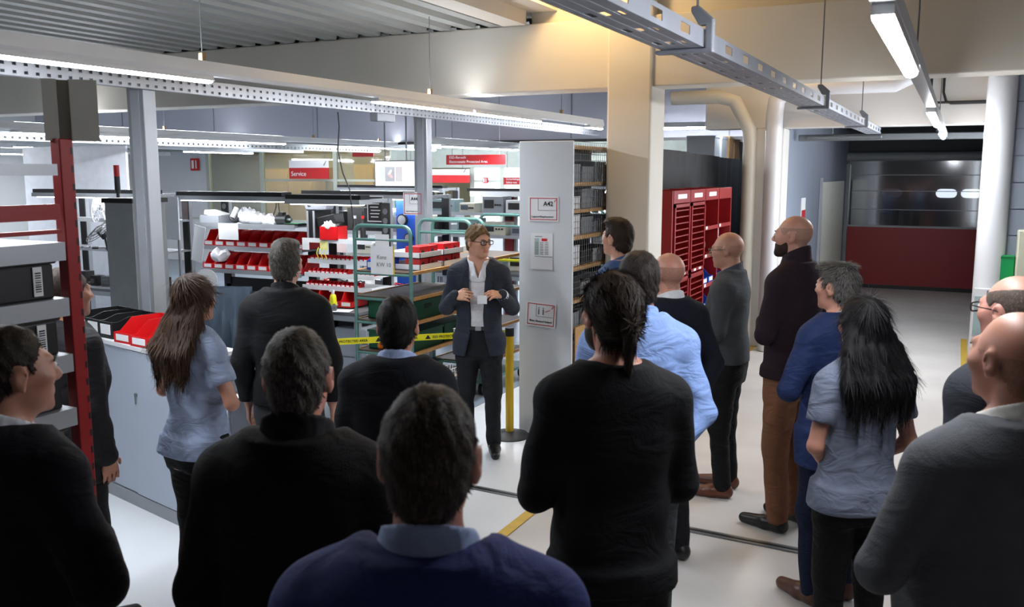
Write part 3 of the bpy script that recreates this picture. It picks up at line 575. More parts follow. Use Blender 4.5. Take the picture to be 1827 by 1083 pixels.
# ------------------------------------------------------------------ green tube trolleys
def trolley(loc, W, L, Hh, label, shelves, name='tube_trolley'):
    o = thing(name, loc, 0, label, 'trolley', 'green tube trolleys'); r = .017
    for y in (0, L):
        pts = [(0, y, .12), (0, y, Hh - .07)] + [(.07 - .07 * math.cos(q), y, Hh - .07 + .07 * math.sin(q)) for q in np.linspace(.3, math.pi / 2, 4)] + [(W - .07 + .07 * math.sin(q), y, Hh - .07 + .07 * math.cos(q)) for q in np.linspace(0, math.pi / 2 - .3, 4)] + [(W, y, Hh - .07), (W, y, .12)]
        fr = MB().tube(pts, r, 10).build('end_frame', grn_tube, o, smooth=True)
        for z in [s[0] - .025 for s in shelves] + [Hh - .12]: MB().tube([(0, y, z), (W, y, z)], .012, 8).build('cross_bar', grn_tube, fr)
    for (z, kind) in shelves:
        sh = MB().box(.01, W - .01, .0, L, z - .018, z).build('shelf_board', dkwood, o)
        MB().box(W - .01, W + .012, .02, L - .02, z - .022, z + .006).build('wood_edge', wood, sh); MB().box(-.012, .01, .02, L - .02, z - .022, z + .006).build('wood_edge', wood, sh)
    MB().box(-.02, W + .02, -.02, L + .02, .13, .16).build('base_frame', grn_tube, o)
    for x in (.04, W - .04):
        for y in (.05, L - .05): MB().tube([(x - .02, y, .065), (x + .02, y, .065)], .063, 14).box(x - .012, x + .012, y - .02, y + .02, .06, .135).build('castor', dark_rub, o)
    return o
T1 = trolley((-4.68, 6.42, 0), .57, 1.05, 1.75, 'green tube trolley with paper notice beside the speaker', [(1.36, 0), (1.14, 0), (.93, 0), (.66, 0), (.34, 0)])
T2 = trolley((-4.68, 7.72, 0), .57, 1.0, 1.75, 'green tube trolley behind the first one', [(1.36, 0), (1.0, 0), (.66, 0), (.34, 0)])
T3 = trolley((-4.3, 9.4, 0), .8, 1.3, 1.80, 'green tube trolley with brown boards behind the white panel', [(1.58, 0), (1.3, 0), (1.0, 0), (.66, 0)])
nt_ = thing('paper_envelope', (-4.385, 6.395, 1.47), 0, 'pale paper notice hung on the trolley end', 'paper'); MB().box(-.115, .115, 0, .004, -.13, .11).build('sheet', paper, nt_); text('Kanz', .05, inkg, nt_, (-.05, -.002, .0)); text('KW 10', .05, inkg, nt_, (-.055, -.002, -.065)); MB().box(.115, .125, .0, .006, -.13, .11).build('yellow_edge', yellow, nt_)
tag(MB().box(-.07, .07, 0, .003, -.06, .06).build('delivery_note', paper, loc=(-4.39, 6.41, 1.62)), 'small white slip above the paper notice on the trolley', 'paper')
# trays with red blocks on the trolley
for i, (y, z) in enumerate(((6.78, 1.361), (6.78, 1.465), (7.18, 1.361), (7.18, 1.465))):
    o = thing('white_tray', (-4.32, y, z), 0, '%s white tray with red blocks, %s end of the trolley top' % (['lower', 'upper'][i % 2], ['near', 'far'][i // 2]), 'tray', 'white trays on the trolley')
    MB().box(-.19, .19, -.18, .18, 0, .006).box(-.19, -.184, -.18, .18, 0, .05).box(.184, .19, -.18, .18, 0, .05).box(-.19, .19, -.18, -.174, 0, .05).box(-.19, .19, .174, .18, 0, .05).build('shell', white_pl, o)
    for q in (-.08, .08):
        rb_ = MB().box(.02, .17, q - .07, q + .07, .006, .098).build('red_block', red_bin, o); MB().tube([(.172, q - .02, .05), (.168, q - .02, .05)], .022, 10).build('bore', black_pl, rb_)
for k in range(3):
    o = putb((-4.58 + k * .08, 6.58, 1.361), 0, 'x'); bpy.data.objects.remove(o.children[0]) if False else None
    o['label'] = 'small blue bin at the near end of the trolley top, %s from the left' % ['first', 'second', 'third'][k]; o['group'] = 'blue bins on the trolley'; o.name = 'blue_bin'; o.scale = (.42, .5, .7)
    for c_ in o.children:
        if c_.name.startswith('body'): c_.data = c_.data.copy(); c_.data.materials[0] = blue_bin
def crate(name, mt, w, dp, h):
    o = thing(name, (0, 0, 0), 0, None, 'crate'); t = .006
    MB().box(-w / 2, w / 2, -dp / 2, dp / 2, 0, t).box(-w / 2, -w / 2 + t, -dp / 2, dp / 2, 0, h).box(w / 2 - t, w / 2, -dp / 2, dp / 2, 0, h).box(-w / 2, w / 2, -dp / 2, -dp / 2 + t, 0, h).box(-w / 2, w / 2, dp / 2 - t, dp / 2, 0, h).box(-w / 2 - .01, w / 2 + .01, -dp / 2 - .01, dp / 2 + .01, h - .02, h).build('shell', mt, o)
    MB().box(w / 2, w / 2 + .003, -.06, .06, h * .55, h * .75).build('handle_slot', black_pl, o); return o
gc = crate('green_crate', green_crate, .46, .5, .17); pg = once(gc)
for i, (y, z) in enumerate(((6.75, .931), (7.28, .931), (6.75, .661), (7.28, .661), (6.75, .341))):
    pg((-4.38, y, z), 0, 'dark green crate on the trolley, %s shelf, %s end' % (['third', 'third', 'fourth', 'fourth', 'lowest'][i], ['near', 'far'][i % 2]), 'green crates on the trolley')
wc = thing('wire_rack', (0, 0, 0), 0, None, 'rack'); b = MB()
for q in np.linspace(-.12, .12, 6): b.tube([(-.06, q, 0), (-.05, q, .14)], .004, 5); b.tube([(.06, q, 0), (.05, q, .14)], .004, 5)
for zz in (0, .07, .14): b.tube([(-.06, -.12, zz), (.06, -.12, zz), (.06, .12, zz), (-.06, .12, zz), (-.06, -.12, zz)], .004, 5)
b.build('wire_frame', white_pl, wc); pw = once(wc)
for i, (x, y, z) in enumerate(((-4.036, 7.3, .9), (-4.036, 7.22, .64), (-4.036, 6.95, .32))):
    pw((x, y, z), 0, 'white wire rack at the trolley side, %s' % ['uppermost', 'middle one', 'lowest near the floor'][i], 'wire racks on the trolley')
tag(MB().tube([(-4.5, 6.5, .69), (-4.42, 6.5, .7), (-4.3, 6.52, .7)], .03, 10).box(-4.34, -4.28, 6.47, 6.57, .665, .74).build('heat_gun', orange), 'orange hand tool lying on the trolley shelf', 'tool')
for i, (x, y, z, sx_, sy_, sz_, mt) in enumerate([(-3.9, 9.7, 1.581, .3, .5, .12, 'b'), (-3.7, 10.2, 1.301, .3, .4, .16, 'w'), (-3.9, 9.7, 1.001, .4, .5, .2, 'k'), (-3.8, 10.3, .661, .5, .5, .22, 'g')]):
    tag(MB().box(-sx_ / 2, sx_ / 2, -sy_ / 2, sy_ / 2, 0, sz_).box(-sx_ / 2 - .01, sx_ / 2 + .01, -sy_ / 2 - .01, sy_ / 2 + .01, sz_, sz_ + .012).build('carton', {'b': dkwood, 'w': paper, 'k': black_pl, 'g': grey_box}[mt], loc=(x, y, z)),
        ['flat brown carton on the top board of the rear trolley', 'white carton on the second board of the rear trolley', 'black carton on the third board of the rear trolley', 'grey carton on the lowest board of the rear trolley'][i], 'carton', 'cartons on the rear trolley')

# ------------------------------------------------------------------ barrier with printed tape
def stanchion(x, y, label):
    o = thing('barrier_post', (x, y, 0), 0, label, 'stanchion', 'barrier posts')
    MB().lathe([(.17, 0), (.175, .01), (.16, .025), (.05, .045), (.035, .05)], (0, 0, 0), 32).build('base', dark_rub, o, smooth=True)
    MB().tube([(0, 0, .05), (0, 0, .86)], .034, 18).build('pole', yellow, o, smooth=True)
    MB().tube([(0, 0, .86), (0, 0, .93)], .037, 18).build('head', black_pl, o, smooth=True); return o
S1 = Vector((-3.27, 6.6, 0)); S2 = Vector((-4.75, 5.25, 0)); S2 = S1 + (Vector((-4.343, 5.604, 0)) - S1).normalized() * 1.75
stanchion(S1.x, S1.y, 'yellow barrier post with black base beside the white panel'); stanchion(S2.x, S2.y, 'yellow barrier post at the hidden end of the tape')
dv_ = (S1 - S2); a_ = math.atan2(dv_.y, dv_.x)
tp = thing('barrier_tape', (S2.x, S2.y, 0), a_, 'yellow printed barrier tape stretched between the posts', 'tape')
MB().box(.04, dv_.length - .04, -.002, .002, .862, .912).build('band', yel_bright, tp)
for k in range(4):
    x = .30 + k * .40
    text('ESD PROTECTED AREA', .027, inkm, tp, (x, -.003, .877), bold=True); MB().prism([(x - .06, .872), (x - .015, .872), (x - .0375, .906)], -.0045, -.0025, 'y').build('warning_triangle', inkm, tp)

# ------------------------------------------------------------------ white end panel and wire shelf
sf = thing('mesh_shelf', (-3.28, 6.8, 0), 0, 'tall wire sided shelf with white end panel and notices', 'shelf')
MB().box(0, .48, 0, .03, 0, 2.455).build('end_panel', panelw, sf, bevel=.006)
b = MB(); L_ = 1.6
for k in range(33): b.tube([(.475, .03 + k * L_ / 32, .65), (.475, .03 + k * L_ / 32, 2.44)], .0022, 4, False)
for k in range(37): b.tube([(.475, .03, .65 + k * .05), (.475, .03 + L_, .65 + k * .05)], .0022, 4, False)
b.build('wire_mesh', alu_dark, sf)
for z in (.1, .35, .6, .9, 1.15, 1.42, 1.68, 1.9, 2.12, 2.42): MB().box(.02, .465, .03, L_, z - .03, z).build('shelf_board', wood, sf)
MB().box(.0, .015, .03, L_, 0, 2.44).build('back_sheet', M('shelf_back', '3a3c3f', .6), sf)
for y in (.04, L_): MB().box(.44, .47, y - .015, y + .015, 0, 2.45).build('corner_post', alu_dark, sf)
MB().box(.472, .482, .08, .35, .6, .92).build('board_offcut', wood, sf); MB().box(.472, .49, .08, .12, .02, .6).build('wood_strip', wood, sf)
rs_ = random.Random(5)
for z in (2.121, 1.901, 1.681, 1.421, 1.151, .901):
    for k in range(4):
        nth = {2.121: 'second', 1.901: 'third', 1.681: 'fourth', 1.421: 'fifth', 1.151: 'sixth', .901: 'seventh'}[z]; hh = .10 + .08 * rs_.random(); mt = [black_pl, grey_box, dark_rub, paper][rs_.randrange(4)] if z < 2 else [white_pl, paper, grey_box][rs_.randrange(3)]
        tag(MB().box(-.16, .16, -.13, .13, 0, hh).box(-.165, .165, -.135, .135, hh - .02, hh).build('shelf_box', mt, loc=(-3.03, 7.0 + k * .3, z)), 'stored box, %s in line, on the %s board of the wire shelf from the top' % (['first', 'second', 'third', 'fourth'][k], nth), 'box', 'boxes in the wire shelf')
def poster(cx, cz, w, h, label, tilt=0):
    o = thing('notice', (cx, 6.797, cz), 0, label, 'notice', 'notices on the white panel'); o.rotation_euler = (0, R(tilt), 0)
    MB().box(-w / 2, w / 2, -.003, 0, -h / 2, h / 2).build('sheet', paper, o); return o
def frame_(o, w, h, t, mt, y=-.0042, nm='border'):
    b = MB(); b.box(-w / 2, w / 2, y, y + .0014, h / 2 - t, h / 2).box(-w / 2, w / 2, y, y + .0014, -h / 2, -h / 2 + t).box(-w / 2, -w / 2 + t, y, y + .0014, -h / 2, h / 2).box(w / 2 - t, w / 2, y, y + .0014, -h / 2, h / 2); return b.build(nm, mt, o)
p = poster(-3.055, 1.905, .27, .205, 'white notice reading A42 at the top of the panel'); frame_(p, .245, .18, .006, inkr); text('A42', .052, inkm, p, (.0, -.0045, .025), bold=True); text('Lagerort/Regalnummer', .0215, inkm, p, (-.108, -.0045, -.07)); MB().box(-.05, -.047, -.0045, -.003, -.01, .085).box(-.05, .118, -.0045, -.003, -.013, -.01).build('rule', inkg, p); MB().prism([(.095, .06), (.1, .055), (.115, .078), (.11, .08)], -.0045, -.003, 'y').build('tick', inkr, p)
p = poster(-3.07, 1.555, .2, .3, 'white sheet with a red headed table in the middle of the panel'); MB().box(.0, .05, -.0045, -.003, .085, .107).build('red_field', red_bin, p); b = MB()
for r_ in range(8):
    for c_ in range(3): b.box(-.06 + c_ * .045, -.06 + c_ * .045 + .03, -.0045, -.003, .07 - r_ * .0135, .075 - r_ * .0135)
b.build('table_rows', inkg, p); MB().box(-.065, -.025, -.004, -.003, -.03, .107).build('grey_column', M('grey_green', 'a9b7b4', .7), p); text('Lagerbestand', .012, inkm, p, (-.06, -.0045, .12)); text('Bitte nur in der vorgegebenen Reihenfolge', .009, inkg, p, (-.06, -.0045, -.045))
p = poster(-3.075, 1.025, .27, .205, 'white notice with drawing reading keep distance, low on the panel', 3); frame_(p, .245, .18, .006, inkr); text('Bitte Abstand halten!', .024, inkm, p, (-.1, -.0045, -.065), bold=True); MB().box(-.045, -.042, -.0045, -.003, -.015, .085).box(-.045, .11, -.0045, -.003, -.018, -.015).build('rule', inkg, p)
for x in (-.02, .02):
    MB().lathe([(.006, 0), (.006, .001)], (0, 0, 0), 8).build('figure_head', inkg, p, loc=(x, -.0035, .055), rot=(R(90), 0, 0)); MB().box(x - .006, x + .006, -.0045, -.003, .0, .045).build('figure_body', inkg, p)
MB().prism([(.04, .03), (.08, .045), (.08, .04), (.04, .025)], -.0045, -.003, 'y').prism([(.095, .06), (.1, .055), (.115, .078), (.11, .08)], -.0045, -.003, 'y').build('red_marks', inkr, p)

# ------------------------------------------------------------------ rear workshop: glazed offices, signs, screen, test benches
of = thing('window_1', (0, 16.8, 0)); struct(of, 'glazed office partition at the back of the workshop')
MB().box(-18.9, -2.3, .02, .1, 0, 1.05).build('parapet', white_p, of); MB().box(-18.9, -2.3, .0, .1, 2.72, 3.1).build('head_panel', M('head_panel', '9ba39b', .5), of)
for x in (-18.9, -16.6, -14.9, -12.75, -11.2, -9.2, -8.5, -7.4, -6.0, -4.4, -2.9): MB().box(x - .05, x + .05, 0, .08, 1.05, 2.72).build('mullion', office_fr, of)
MB().box(-18.9, -2.3, .01, .07, 1.05, 1.1).build('rail', office_fr, of); MB().box(-14.9, -2.3, .01, .07, 2.0, 2.05).build('rail', office_fr, of)
mx = [-18.9, -16.6, -14.9, -12.75, -11.2, -9.2, -8.5, -7.4, -6.0, -4.4, -2.9]
MB().box(-11.2, -2.3, -.01, .09, 2.3, 2.72).build('head_panel', MATS['head_panel'], of)
for i in range(10):
    MB().box(mx[i] + .05, mx[i + 1] - .05, .035, .045, 1.1, 2.72).build('pane', day if i in (5, 6, 7) else (white_p if i in (0,) else glass), of)
struct(MB().box(-19, -2, 19.2, 19.3, 0, 3.1).build('wall_office_back', M('office_back', 'a9a293', .7)), 'beige office back wall behind the glazing')
tag(MB().box(-16.4, -14.8, 18.6, 19.1, 0, 2.3).box(-16.35, -15.62, 18.58, 18.6, .1, 2.25).box(-15.58, -14.85, 18.58, 18.6, .1, 2.25).build('office_wardrobe', beige_wood), 'beige wooden wardrobe behind the office glass at the left', 'wardrobe')
tag(MB().box(-13.6, -12.4, 18.7, 19.1, 0, 2.4).box(-13.55, -13.02, 18.68, 18.7, .1, 2.35).box(-12.98, -12.45, 18.68, 18.7, .1, 2.35).build('office_wardrobe', beige_wood), 'beige wooden wardrobe behind the Service sign', 'wardrobe')
ol = tag(MB().box(-16.5, -11.5, 17.9, 18.0, 2.95, 3.0).build('added_office_lamp', white_pl), 'long added lamp in the glazed office', 'lamp'); MB().box(-16.4, -11.6, 17.92, 17.98, 2.94, 2.95).build('tube', EM('added_office_tube', (1, .82, .5), 60), ol)  # lamp added to brighten the office behind the glass
struct(MB().box(-19, -2.3, 17.0, 19.3, 3.05, 3.1).build('ceiling_office', white_p))
def sign(x0, x1, y, z0, z1, lines, label, size=.11, top=0):
    o = thing('hanging_sign', ((x0 + x1) / 2, y, z0), 0, label, 'sign', 'red workshop signs'); w = (x1 - x0) / 2
    MB().box(-w, w, 0, .02, 0, z1 - z0).build('red_field', inkr, o)
    zc_ = (3.1 if y > 14.3 else 3.51) - z0
    for q in (-.8, .8): MB().tube([(w * q, .01, (z1 - z0) * .9), (w * q, .01, zc_)], .006, 5).build('hanger', inkg, o)
    if top: MB().box(-w, w, 0, .02, z1 - z0, z1 - z0 + top).build('white_field', inkw, o); MB().prism([(w - .14, z1 - z0 + .06), (w - .12, z1 - z0 + .04), (w - .05, z1 - z0 + .15), (w - .08, z1 - z0 + .14)], -.004, 0, 'y').build('emblem', inkg, o)
    for i, s_ in enumerate(lines): text(s_, size, inkw, o, (-w + .06, -.003, (z1 - z0) * .5 + .02 - (i - .0) * size * 1.15 - (.0 if len(lines) > 1 else .08)))
    return o
sign(-13.98, -12.85, 16.7, 2.06, 2.31, ['Service'], 'red and white sign reading Service at the back', .15, .17)
sign(-10.75, -9.16, 16.6, 1.99, 2.15, ['Prüffeld', 'Test area'], 'red and white sign reading test area right of the post', .068, .12)
sign(-7.72, -6.62, 13.2, 2.33, 2.49, ['ESD-Bereich', 'Electrostatic Protected Area'], 'long red hanging sign about the electrostatic protected area', .062)
sign(-7.86, -7.1, 15.6, 1.97, 2.11, ['Sicherheitsprüfung', 'Safety test'], 'red sign reading safety test before the bright window', .055)
sign(-10.5, -10.02, 14.4, 2.5, 2.585, [], 'plain small red sign hanging above the screen')
for i, (x, y, z) in enumerate(((-17.0, 16.782, 2.25), (-8.88, 16.782, 1.9))):
    o = tag(MB().box(-.14, .14, 0, .02, 0, .3).build('exit_sign', inkr, loc=(x, y, z)) if i == 0 else MB().box(-.14, .14, 0, .02, 0, .3).build('exit_sign', inkr, loc=(x, y, z + .08)), ['small red pictogram sign at the far left wall', 'small red pictogram sign before the bright window'][i], 'sign', 'pictogram signs')
    MB().box(-.1, -.03, -.004, 0, .05, .25).box(.03, .06, -.004, 0, .05, .25).build('pictogram', inkw, o)
    if i: o.scale = (.42, 1, .42)
tv = thing('screen', (-7.95, 12.0, 1.99), 0, 'wall screen showing a slide, hanging behind the post', 'screen'); MB().box(-.38, .38, 0, .05, -.01, .40).build('bezel', black_pl, tv)
MB().box(-.365, .365, -.004, 0, .005, .385).build('slide', EM('slide_white', (.92, .93, 1), .5), tv)
MB().box(-.30, -.20, -.008, -.004, .07, .29).build('slide_picture', EM('slide_blue', (.25, .32, .5), .8), tv); MB().box(-.18, .0, -.008, -.004, .07, .30).build('slide_picture', EM('slide_dark', (.03, .03, .05), .8), tv); MB().box(.02, .14, -.008, -.004, .07, .30).build('slide_picture', EM('slide_mid', (.18, .13, .12), .8), tv); MB().prism([(-.12, .17), (-.05, .12), (-.03, .15), (-.09, .19)], -.011, -.008, 'y').build('slide_mark', EM('slide_red', (.7, .05, .05), .8), tv); MB().prism([(-.12, .19), (-.07, .25), (-.05, .24), (-.09, .18)], -.011, -.008, 'y').build('slide_mark', EM('slide_white2', (1, 1, 1), 1.2), tv)
text('e-commerce', .03, EM('slide_grey', (.5, .5, .55), .8), tv, (-.31, -.006, .325))
MB().tube([(-.2, .03, .4), (-.2, .03, 1.52)], .012, 6).tube([(.2, .03, .4), (.2, .03, 1.52)], .012, 6).build('mount', alu_dark, tv)
# A44 sign and black poster on a rear bench
o = thing('notice', (-5.25, 8.262, 1.87), 0, 'white notice reading A44 beside the post', 'notice'); MB().box(-.12, .12, -.004, 0, -.12, .12).build('sheet', paper, o); frame_(o, .22, .22, .007, inkr); text('A44', .05, inkm, o, (-.02, -.006, .035), bold=True); text('Lagerort/Regalnummer', .0165, inkm, o, (-.09, -.006, -.085)); MB().box(-.04, -.037, -.006, -.004, .0, .11).box(-.04, .11, -.006, -.004, -.003, 0).build('rule', inkg, o)
bench('workbench', -7.6, -5.7, 9.2, 'workbench with blue gauge board behind the first row', [(-.9, .9, 1.45, .4)], 1.93)
o = thing('poster', (-6.42, 9.25, 1.76), 0, 'black poster with white lines under the second lamp bar', 'poster'); MB().box(-.12, .12, -.004, 0, -.16, .16).build('sheet', paper, o); MB().box(-.105, .105, -.006, -.004, -.145, .145).build('black_field', inkm, o); b = MB()
for k in range(6): b.box(-.075 + .01 * (k % 2), .075 - .015 * (k % 3), -.008, -.006, .095 - k * .04, .107 - k * .04)
b.build('text_lines', inkw, o)
o = thing('gauge_board', (-6.16, 9.46, .801), 0, 'blue board with round black gauge', 'gauge board'); MB().box(-.1, .2, 0, .03, .0, 1.06).build('board', blue_bin, o)
for (x, z, r_) in ((-.0, .82, .075), (.09, .6, .06)): MB().tube([(x, -.03, z), (x, 0, z)], r_, 18).build('gauge', black_pl, o); MB().tube([(x, -.034, z), (x, -.03, z)], r_ * .75, 18).build('dial', alu, o)
for i, (x, w, h, mt) in enumerate([(-7.3, .3, .25, black_pl), (-6.95, .26, .3, dark_rub), (-6.7, .2, .18, black_pl), (-6.35, .25, .2, alu_dark), (-5.95, .22, .16, black_pl)]):
    tag(MB().box(-w / 2, w / 2, -.15, .15, 0, h).box(-w / 2 + .02, w / 2 - .02, -.16, -.15, .03, h - .04).build('equipment_case', mt, loc=(x, 9.72, 1.451)), 'dark equipment case on the gauge bench shelf, %s from the left' % ['first', 'second', 'third', 'fourth', 'fifth'][i], 'case', 'cases on the gauge bench')
# test benches further back
bench('test_bench', -7.2, -5.0, 11.2, 'test bench with measuring devices behind the trolleys', [(-1.0, 1.0, 1.3, .4), (-1.0, 1.0, 1.62, .4)], 1.95, lamp=False)
bench('test_bench', -9.6, -7.5, 12.6, 'test bench with measuring devices left of the post', [(-1.0, 1.0, 1.35, .4)], 1.95)
bench('test_bench', -5.15, -3.8, 12.4, 'test bench with a short lamp bar before the bright window', [(-.6, .6, 1.4, .4)], 2.0)
rc = tag(MB().box(-6.05, -5.91, 12.05, 12.15, 0, 1.92).build('red_column', red_dark), 'dark red lamp column of the test bench', 'column'); MB().box(-6.09, -6.05, 12.07, 12.13, 0, 1.92).box(-5.91, -5.87, 12.07, 12.13, 0, 1.92).build('side_profile', alu, rc); MB().box(-6.03, -5.93, 12.03, 12.05, 1.5, 1.7).build('socket_strip', black_pl, rc)
MB().box(-6.58, -5.53, 11.85, 12.1, 1.93, 1.97).build('lamp_bar', black_pl, rc); MB().box(-6.53, -5.43, 11.85, 12.15, 1.85, 1.93).build('lamp_shade', white_pl, rc)
def device(x, y, z, w, h, i, label, grp):
    o = thing('measuring_device', (x, y, z), 0, label, 'device', grp); MB().box(-w / 2, w / 2, -.14, .14, 0, h).build('housing', [M('device_beige', 'b5b2a4', .5), grey_box, white_pl, M('device_teal', '7d9498', .5)][i % 4], o, bevel=.008)
    MB().box(-w * .4, w * .05, -.146, -.14, h * .3, h * .8).build('display', black_pl if i % 3 else M('display_grey', '44505a', .3), o)
    for k in range(3): MB().tube([(w * .15 + k * w * .11, -.155, h * .5), (w * .15 + k * w * .11, -.14, h * .5)], .014, 8).build('knob', black_pl, o)
    return o
n = 0
for (bx0, by, zs) in ((-7.1, 11.72, (.8, 1.3, 1.62)), (-9.5, 13.1, (.8, 1.35)), (-5.12, 12.9, (.8, 1.4))):
    for si, z in enumerate(zs):
        for k in range(5 if bx0 < -6 else 3):
            n += 1; device(bx0 + .25 + k * .42, by, z + .001, .26 + .08 * ((n * 7) % 3), .14 + .05 * ((n * 5) % 3), n, 'measuring device, %s, on the %s' % (['leftmost', 'second', 'third', 'fourth', 'fifth'][k] + [' on table', ' on shelf', ' on top shelf'][si], {-7.1: 'test bench behind the trolleys', -9.5: 'test bench left of the post', -5.12: 'test bench by the bright window'}[bx0]), 'measuring devices')
for i, x in enumerate((-6.9, -5.9)):
    tag(MB().tube([(x, 11.15, 1.0), (x + .8, 11.15, 1.0)], .02, 8).tube([(x, 11.15, .8), (x, 11.15, 1.0)], .015, 8).tube([(x + .8, 11.15, .8), (x + .8, 11.15, 1.0)], .015, 8).build('guard_rail', yel_bright), 'yellow guard rail on the test bench edge, %s' % ['left one', 'right one'][i], 'rail', 'yellow guard rails')
dk = tag(MB().box(-3.95, -3.3, 10.9, 11.0, 0, 1.5).box(-3.95, -3.3, 10.9, 11.5, 1.5, 1.53).build('brown_partition', M('brown_board', '7a4d14', .5)), 'brown board partition beyond the rear trolley', 'partition')

# ------------------------------------------------------------------ red mesh cabinet, tarpaulin, right hand things
rc = thing('red_mesh_cabinet', (-2.4, 8.3, 0), 0, 'red steel cabinet with mesh doors and open shelf bays', 'cabinet')
BW = .6; NB = 4
MB().box(-.4, 0, -.03, 0, 0, 2.03).build('side_panel', red_steel, rc); MB().box(-.4, 0, NB * BW, NB * BW + .03, 0, 2.03).build('side_panel', red_steel, rc)
MB().box(-.4, -.385, 0, NB * BW, 0, 2.03).build('back_panel', M('red_inner', '5a0c0f', .5), rc)
for k in range(1, NB): MB().box(-.38, 0, k * BW - .015, k * BW + .015, 0, 2.03).build('divider', red_steel, rc)
for k in range(NB):
    hd = MB().box(-.02, .004, k * BW + .01, k * BW + BW - .01, 1.91, 2.03).build('header', red_steel, rc)
    if k < 3: MB().box(.004, .007, k * BW + .14, k * BW + .46, 1.95, 1.995).build('header_label', paper, hd)
for k in (0, 1):
    for (z0, z1) in ((1.2, 1.9), (.5, 1.18), (.05, .48)):
        y0 = k * BW + .03; y1 = (k + 1) * BW - .03
        dd = MB().box(-.005, .015, y0, y0 + .03, z0, z1).box(-.005, .015, y1 - .03, y1, z0, z1).box(-.005, .015, y0, y1, z0, z0 + .03).box(-.005, .015, y0, y1, z1 - .03, z1).build('mesh_door', red_steel, rc)
        q = z0 + .075
        while q < z1 - .04: MB().box(.0, .008, y0 + .03, y1 - .03, q, q + .011).build('bar', red_steel, dd); q += .062
        for j in range(2): MB().box(.015, .018, y0 + .12 + j * .2, y0 + .2 + j * .2, z0 + .003, z0 + .027).build('tab_label', paper, dd)
for k in (2, 3):
    for z in (1.62, 1.32, 1.0, .72, .45, .2):
        sh = MB().box(-.38, .0, k * BW + .015, (k + 1) * BW - .015, z - .015, z).box(-.004, .006, k * BW + .015, (k + 1) * BW - .015, z - .03, z + .01).build('shelf', red_steel, rc)
        MB().box(.006, .009, k * BW + .03, k * BW + .1, z - .02, z + .012).build('shelf_label', paper, sh)
bb = open_bin('blue_bin', .2, .3, .15, blue_bin); pbb = once(bb)
for i, (k, z, q) in enumerate(((2, 1.001, .15), (2, 1.001, .4), (2, .721, .15), (2, .721, .4), (3, 1.001, .25), (3, .721, .2))):
    pbb((-2.57, 8.3 + k * BW + q, z), R(90), 'blue open bin in the red cabinet, %s bay, %s shelf, %s' % (['third', 'fourth'][k - 2], 'upper' if z > .9 else 'lower', 'near side' if q < .3 else 'far side'), 'blue bins in the red cabinet')
tag(MB().box(-.12, .12, -.17, .17, 0, .17).box(-.125, .125, -.175, .0, .17, .175).box(-.125, .125, .002, .175, .17, .175).build('carton', cardb, loc=(-2.56, 9.72, .451)), 'brown carton in the third bay of the red cabinet', 'carton')
tag(lumpy(.1, .14, .09, 9).build('rag_bundle', M('brown_rag', '4e3a2a', .8), loc=(-2.55, 9.75, 1.321), smooth=True), 'dark bundle on the second shelf of the red cabinet', 'bundle')
tag(MB().box(-.004, .004, -.15, .15, -.1, .1).build('paper_label', M('grey_paper', 'a8a9ae', .7), loc=(-2.5, 10.4, 1.52)), 'grey sheet hanging in the last bay of the red cabinet', 'paper')
def sheet(y0, y1, z1f, n=60, m=10, x=-2.86):
    vs = []; fs = []
    for j in range(m + 1):
        for i in range(n + 1):
            y = y0 + (y1 - y0) * i / n; zt = z1f(i / n); v = j / m
            vs.append((x + .018 * math.sin(y * 17 + .6 * math.sin(y * 5)) * (.3 + v) + .01 * math.sin(y * 41), y, zt * (1 - v)))
    for j in range(m):
        for i in range(n): a = j * (n + 1) + i; fs.append((a, a + 1, a + n + 2, a + n + 1))
    k = len(vs); vs += [(p[0] - .012, p[1], p[2]) for p in vs]; fs += [tuple(q + k for q in reversed(f)) for f in fs]
    return MB().add(vs, fs)
tag(sheet(8.46, 14.0, lambda t: 2.47 - .10 * t + .004 * math.sin(t * 25)).build('tarpaulin', tarp, smooth=True), 'black tarpaulin partition hanging behind the red cabinet', 'tarpaulin')
stk = tag(MB().box(-3.7, -3.05, 12.95, 14.9, 0, 2.35).box(-3.72, -3.03, 12.9, 14.95, 2.35, 2.38).build('storage_rack', alu_dark), 'storage rack top seen behind the tarpaulin', 'rack')
for i, (y, w, h, mt) in enumerate([(13.05, .3, .34, grey_box), (13.5, .34, .34, grey_box), (13.95, .3, .36, cardb), (14.35, .34, .33, cardb), (14.72, .3, .3, dkwood)]):
    tag(MB().box(-.2, .2, -w / 2, w / 2, 0, h).box(-.21, .21, -w / 2 - .01, w / 2 + .01, h - .03, h).build('carton', mt, loc=(-3.35, y, 2.381)), '%s carton on the rack above the tarpaulin edge' % ['first grey', 'second grey', 'first brown', 'second brown', 'dark brown'][i], 'carton', 'cartons above the tarpaulin')
